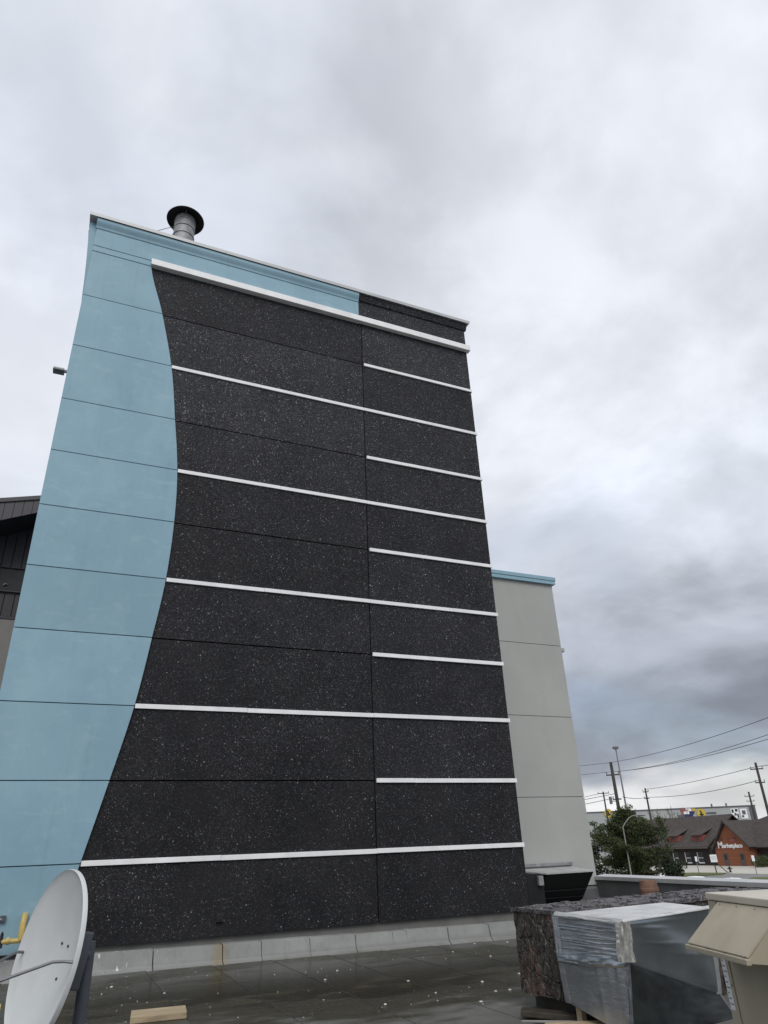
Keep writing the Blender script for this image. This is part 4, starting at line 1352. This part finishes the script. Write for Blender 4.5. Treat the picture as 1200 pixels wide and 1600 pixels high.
pole('utility_pole', 97.3, 114.15, 9.9, 0.2, 0.14, 'small far utility pole left of the thick wooden pole', arms=((9.6, 1.1, VX, VY, (-0.9, 0.9)),))
lm = pole('lighting_mast', 146.85, 163.8, 25.3, 0.34, 0.16, 'very tall thin steel lighting mast behind the thick wooden pole', 'pole_steel', (), None, 'light mast')
MB().lathe([(0, 25.9), (0.9, 25.6), (0.9, 25.1), (0.3, 24.9), (0, 24.9)], 12, Matrix.Translation((146.85, 163.8, 0))).build('lamp_ring', 'lamp', lm)


def wire(p0, p1, sag, rad, label, group, n=24):
    p0, p1 = Vector(p0), Vector(p1)
    pts = []
    for i in range(n + 1):
        t = i / n
        p = p0.lerp(p1, t)
        p.z -= 4 * sag * t * (1 - t)
        pts.append(p)
    return tag(MB().tube(pts, rad, 5).build('power_line', 'wire'), label, 'power line', group)


wire((59.5, 67.5, 9.72), (45.3, 29.0, 9.7), 0.55, 0.024, 'topmost power line running from the thick pole to the upper right', 'near power lines')
wire((59.95, 67.3, 8.68), (45.15, 29.3, 8.55), 0.6, 0.022, 'middle power line running from the thick pole to the right', 'near power lines')
wire((58.95, 68.0, 8.68), (45.08, 29.4, 8.12), 0.65, 0.022, 'lower power line of the near pair running to the right', 'near power lines')
wire((59.5, 67.5, 9.72), (36.0, 76.0, 9.6), 0.5, 0.022, 'power line from the top of the thick pole to behind the grey wing', 'near power lines')
wire((59.0, 68.0, 8.68), (35.8, 76.2, 8.1), 0.3, 0.022, 'power line from the thick pole crossarm to behind the grey wing', 'near power lines')
wire((96.25, 101.66, 9.3), (85.6, 69.1, 9.6), 0.3, 0.035, 'power line between the slim pole and the tall right pole', 'far power lines')
wire((85.6, 69.1, 9.6), (78, 46, 10.0), 0.4, 0.035, 'power line leaving the tall right pole at the picture edge', 'far power lines')
wire((96.25, 101.66, 8.0), (85.6, 69.1, 7.9), 0.55, 0.038, 'thick lower cable between the slim pole and the tall right pole', 'far power lines')
wire((96.25, 101.66, 8.0), (60.0, 67.2, 5.9), 0.2, 0.035, 'cable from the slim pole to the thick wooden pole', 'far power lines')
wire((97.3, 114.15, 9.7), (84, 124, 8.0), 0.3, 0.04, 'cable from the small far pole to behind the grey wing', 'far power lines')
wire((59.1, 67.9, 5.8), (40, 78, 3.6), 0.3, 0.028, 'low cable from the transformer to behind the grey wing', 'far power lines')
wire((59.4, 67.6, 6.3), (40, 78, 4.3), 0.3, 0.028, 'second low cable from the thick pole to behind the grey wing', 'far power lines')

# ================================================================== TREES


def leafy(mb, c, rad, n, ls, rnd, flat=1.0):
    for _ in range(n):
        while True:
            d = Vector((rnd.uniform(-1, 1), rnd.uniform(-1, 1), rnd.uniform(-1, 1)))
            if d.length < 1:
                break
        p = c + Vector((d.x * rad, d.y * rad, d.z * rad * flat))
        a = Vector((rnd.gauss(0, 1), rnd.gauss(0, 1), rnd.gauss(0, 0.7))).normalized()
        b = a.cross(Vector((rnd.gauss(0, 1), rnd.gauss(0, 1), rnd.gauss(0, 1)))).normalized()
        L, W = ls * rnd.uniform(0.7, 1.5), ls * rnd.uniform(0.12, 0.26)
        mb.add([p, p + a * L * 0.5 + b * W, p + a * L, p + a * L * 0.5 - b * W], [(0, 1, 2, 3)])


def pine(name, x, y, ztop, width, label, mat, seed, zlow=-2.6, clumps=240, per=60, ls=0.2, shape=None):
    rnd = random.Random(seed)
    t = thing(name, (x, y, GROUND), label, 'tree', 'evergreen trees beyond the parapet')
    H = ztop - GROUND
    MB().tube([(x, y, GROUND - 0.2), (x + 0.1, y, GROUND + H * 0.35), (x - 0.05, y + 0.1, GROUND + H * 0.7), (x, y, ztop - 0.2)], [0.24, 0.18, 0.11, 0.03], 8).build('trunk', 'bark', t, smooth=True)
    br = MB()
    lf = MB()
    for i in range(clumps // 3):
        f = rnd.random() ** 0.8
        z = zlow + (ztop - 0.3 - zlow) * f
        prof = shape(f) if shape else (1 - f) ** 0.55 * 0.95 + 0.08
        a = rnd.uniform(0, 6.283)
        L = width * prof * rnd.uniform(0.55, 1.1)
        tip = Vector((x + L * math.cos(a), y + L * math.sin(a), z + L * rnd.uniform(-0.05, 0.28)))
        root = Vector((x, y, z - 0.25))
        midp = root.lerp(tip, 0.5) + Vector((0, 0, -0.06 * L))
        br.tube([root, midp, tip], [0.05, 0.03, 0.012], 5)
        for q in (1.0, 0.72, 0.45):
            c = root.lerp(tip, q) + Vector((rnd.gauss(0, 0.16), rnd.gauss(0, 0.16), rnd.gauss(0, 0.12)))
            leafy(lf, c, rnd.uniform(0.28, 0.52) * (0.8 + 0.4 * q), per, ls, rnd, 0.62)
    br.build('branches', 'bark', t, merge=False)
    tag(lf.build('crown', mat, t, merge=False), None, kind='stuff')
    return t


pine('pine_tree', 48.6, 54.6, 4.15, 3.5, 'broad green pine tree right of the grey wing', 'leaf_a', 3, -1.8, 400, 75, 0.22,
     lambda f: 0.62 + 0.5 * math.sin(min(1, f * 1.15) * 2.6) if f < 0.72 else max(0.12, (1 - f) * 2.3))
pine('pine_tree', 46.9, 58.9, 2.6, 2.6, 'dark evergreen tree against the edge of the grey wing', 'leaf_b', 5, -3.2, 170, 48, 0.22)
pine('pine_tree', 51.2, 52.6, -0.2, 2.0, 'low dark evergreen bush right of the broad pine', 'leaf_b', 8, -3.6, 130, 48, 0.2)
for (x, y, zt, w, sd_, lb_) in ((193.2, 174.0, 6.9, 2.6, 11, 'dark far spruce showing left of the brick gable'), (194.4, 172.2, 6.3, 2.4, 12, 'second dark far spruce close to the brick gable')):
    pine('spruce_tree', x, y, zt, w, lb_, 'leaf_b', sd_, -2.5, 150, 30, 0.45, lambda f: (1 - f) * 0.95 + 0.06)


def bare(name, x, y, ztop, label, seed):
    rnd = random.Random(seed)
    t = thing(name, (x, y, GROUND), label, 'tree', 'bare trees behind the store')
    tr = MB()
    tw = MB()
    stems = []
    for _ in range(4):
        a = rnd.uniform(0, 6.28)
        tip = Vector((x + math.cos(a) * rnd.uniform(0.8, 2.4), y + math.sin(a) * rnd.uniform(0.8, 2.4), ztop - rnd.uniform(0, 1.5)))
        tr.tube([(x, y, GROUND), Vector((x, y, GROUND)).lerp(tip, 0.5) + Vector((rnd.gauss(0, 0.3), rnd.gauss(0, 0.3), 0)), tip], [0.2, 0.11, 0.04], 6)
        stems.append(tip)
    for tip in stems:
        for _ in range(26):
            f = rnd.uniform(0.45, 1)
            p = Vector((x, y, GROUND)).lerp(tip, f)
            d = Vector((rnd.gauss(0, 1), rnd.gauss(0, 1), rnd.uniform(0.5, 1.8))).normalized() * rnd.uniform(0.8, 2.0)
            tw.tube([p, p + d * 0.6 + Vector((rnd.gauss(0, 0.1), rnd.gauss(0, 0.1), 0)), p + d], [0.05, 0.035, 0.02], 4)
    tr.build('trunk', 'twig', t)
    tw.build('crown', 'twig', t, merge=False)


bare('bare_tree', 159.0, 167.0, 8.6, 'leftmost bare leafless tree behind the shingled roof', 21)
bare('bare_tree', 161.5, 164.0, 8.9, 'middle bare leafless tree behind the shingled roof', 22)
bare('bare_tree', 164.0, 161.5, 8.2, 'rightmost bare leafless tree behind the shingled roof', 23)

# ================================================================== STREET FURNITURE
sl = thing('street_lamp', (47.5, 53.2, GROUND), 'pale street lamp with curved arm in front of the pine tree', 'street lamp')
MB().tube([(46.6, 53.0, GROUND), (46.75, 53.0, -1.0), (46.75, 53.0, 2.55)], [0.08, 0.065, 0.05], 10).build('lamp_post', 'lamp_pale', sl, smooth=True)
MB().tube([(46.75, 53.0, 2.5), (46.95, 52.8, 2.85), (47.2, 52.55, 3.2), (47.42, 52.33, 3.36), (47.8, 51.98, 3.42)], [0.05, 0.05, 0.045, 0.04, 0.04], 8).build('lamp_arm', 'lamp_pale', sl, smooth=True)
MB().tube([(47.75, 52.03, 3.40), (47.95, 51.85, 3.40), (48.25, 51.55, 3.38)], [0.05, 0.10, 0.07], 8).build('lamp_head', 'pole_steel', sl, smooth=True)


def road_sign(x, y, ztop, w, h, label, mat='signwhite', postmat='pole_steel'):
    t = thing('road_sign', (x, y, GROUND), label, 'sign', 'small signs in the parking lot')
    MB().tube([(x, y, GROUND - 0.1), (x, y, ztop)], 0.06, 8).build('sign_post', postmat, t)
    dv = Vector((0.66, -0.75, 0))
    sv = Vector((0.75, 0.66, 0))
    mm = Matrix(((dv.x, sv.x, 0, x - sv.x * 0.1), (dv.y, sv.y, 0, y - sv.y * 0.1), (0, 0, 1, ztop - h / 2), (0, 0, 0, 1)))
    MB().box(-w / 2, w / 2, -0.02, 0.02, -h / 2, h / 2, mm).build('sign_plate', mat, t)
    return t


road_sign(102.2, 99.1, -1.7, 0.35, 0.75, 'narrow white sign on thin post in front of the third window')
road_sign(106.6, 91.2, -1.75, 0.42, 0.85, 'white sign on a post right of the brick gable doors')
bp = thing('lamp_standard', (108.1, 100.8, GROUND), 'dark lamp post with white sign board leaning in front of the store', 'lamp post')
MB().tube([(108.1, 100.8, GROUND), (108.0, 101.0, 0.6)], [0.10, 0.06], 8).build('post', 'signblk', bp)
MB().tube([(109.4, 99.4, GROUND), (108.1, 100.8, -2.6)], [0.08, 0.06], 8).build('stay', 'signblk', bp)
MB().box(-0.55, 0.55, -0.03, 0.03, -0.7, 0.5, Matrix.Translation((107.9, 100.6, -2.1)) @ Matrix.Rotation(R(-49), 4, 'Z')).build('sign_board', 'signwhite', bp)
MB().box(-0.42, 0.42, -0.045, -0.031, -0.3, 0.3, Matrix.Translation((107.9, 100.6, -2.1)) @ Matrix.Rotation(R(-49), 4, 'Z')).build('sign_print', 'label', bp)
hb = thing('fire_hydrant', (110.0, 99.5, GROUND), 'small dark hydrant at the foot of the dark lamp post', 'hydrant')
MB().lathe([(0, 0.95), (0.12, 0.92), (0.2, 0.75), (0.2, 0.7), (0.15, 0.66), (0.15, 0.15), (0.26, 0.12), (0.26, 0), (0, 0)], 12, Matrix.Translation((110.0, 99.5, GROUND + 0.13))).build('barrel', 'signblk', hb, smooth=True)
MB().tube([(109.72, 99.8, GROUND + 0.7), (110.28, 99.2, GROUND + 0.7)], 0.09, 8).build('nozzle', 'signblk', hb)
bs = thing('notice_stand', (109.0, 115.2, GROUND), 'low dark framed notice stand on the pale lot left of the windows', 'stand')
SM = Matrix.Translation((109.0, 115.2, GROUND)) @ Matrix.Rotation(R(-47), 4, 'Z')
for q in (-0.75, 0.75):
    MB().box(q - 0.06, q + 0.06, -0.06, 0.06, -0.1, 1.55, SM).build('leg', 'signblk', bs)
MB().box(-0.69, 0.69, -0.03, 0.03, 0.85, 1.25, SM).build('board', 'signblk', bs)
MB().box(-0.69, 0.69, -0.02, 0.02, 0.15, 0.75, SM).build('panel', 'winwhite', bs)
sh = thing('clipped_shrub', (130.5, 109.6, GROUND), 'low clipped green shrub at the right edge beside the brick entrance', 'shrub')
lf = MB()
leafy(lf, Vector((130.5, 109.6, GROUND + 0.9)), 2.2, 1800, 0.3, random.Random(4), 0.55)
tag(lf.build('foliage', 'leaf_a', sh, merge=False), None, kind='stuff')
MB().tube([(130.5, 109.6, GROUND), (130.5, 109.6, GROUND + 0.9)], 0.08, 6).build('stem', 'bark', sh)


def car(x, y, h, label, length=4.6):
    t = thing('parked_car', (x, y, GROUND), label, 'car', 'white cars parked beyond the parapet')
    L = length / 2
    m = Matrix.Translation((x, y, GROUND))
    MB().prism([(-L, 0.30), (-L, 0.72), (-L + 0.15, 0.86), (-1.0, 0.95), (1.35, 0.98), (L - 0.1, 0.92), (L, 0.70), (L, 0.30)], 'x', -0.88, 0.88, m).build('body', 'carwhite', t, bevel=0.07, smooth=True)
    MB().prism([(-1.05, 0.94), (-0.55, h - 0.10), (-0.2, h - 0.02), (0.9, h), (1.35, h - 0.10), (1.95, 0.96)], 'x', -0.74, 0.74, m).build('cabin', 'carwhite', t, bevel=0.09, smooth=True)
    for s_ in (-1, 1):
        MB().prism([(-0.85, 1.0), (-0.5, h - 0.17), (0.35, h - 0.13), (0.35, 1.0)], 'x', s_ * 0.742, s_ * 0.752, m).build('window', 'pane', t)
        MB().prism([(0.43, 1.0), (0.43, h - 0.13), (1.15, h - 0.17), (1.7, 1.0)], 'x', s_ * 0.742, s_ * 0.752, m).build('window', 'pane', t)
        for yy in (-L + 0.85, L - 0.9):
            w = MB().tube([(x + s_ * 0.70, y + yy, GROUND + 0.32), (x + s_ * 0.90, y + yy, GROUND + 0.32)], 0.32, 18).build('wheel', 'tyre', t, smooth=True)
            MB().tube([(x + s_ * 0.901, y + yy, GROUND + 0.32), (x + s_ * 0.915, y + yy, GROUND + 0.32)], 0.19, 12).build('rim', 'galv', w)
    return t


car(75.0, 79.6, 1.80, 'white parked van roof peeking over the parapet coping, leftmost of three', 4.9)
car(75.0, 73.2, 1.55, 'white parked car roof peeking over the coping, middle of three')
car(74.6, 67.2, 1.50, 'white parked car roof peeking over the coping, rightmost of three')
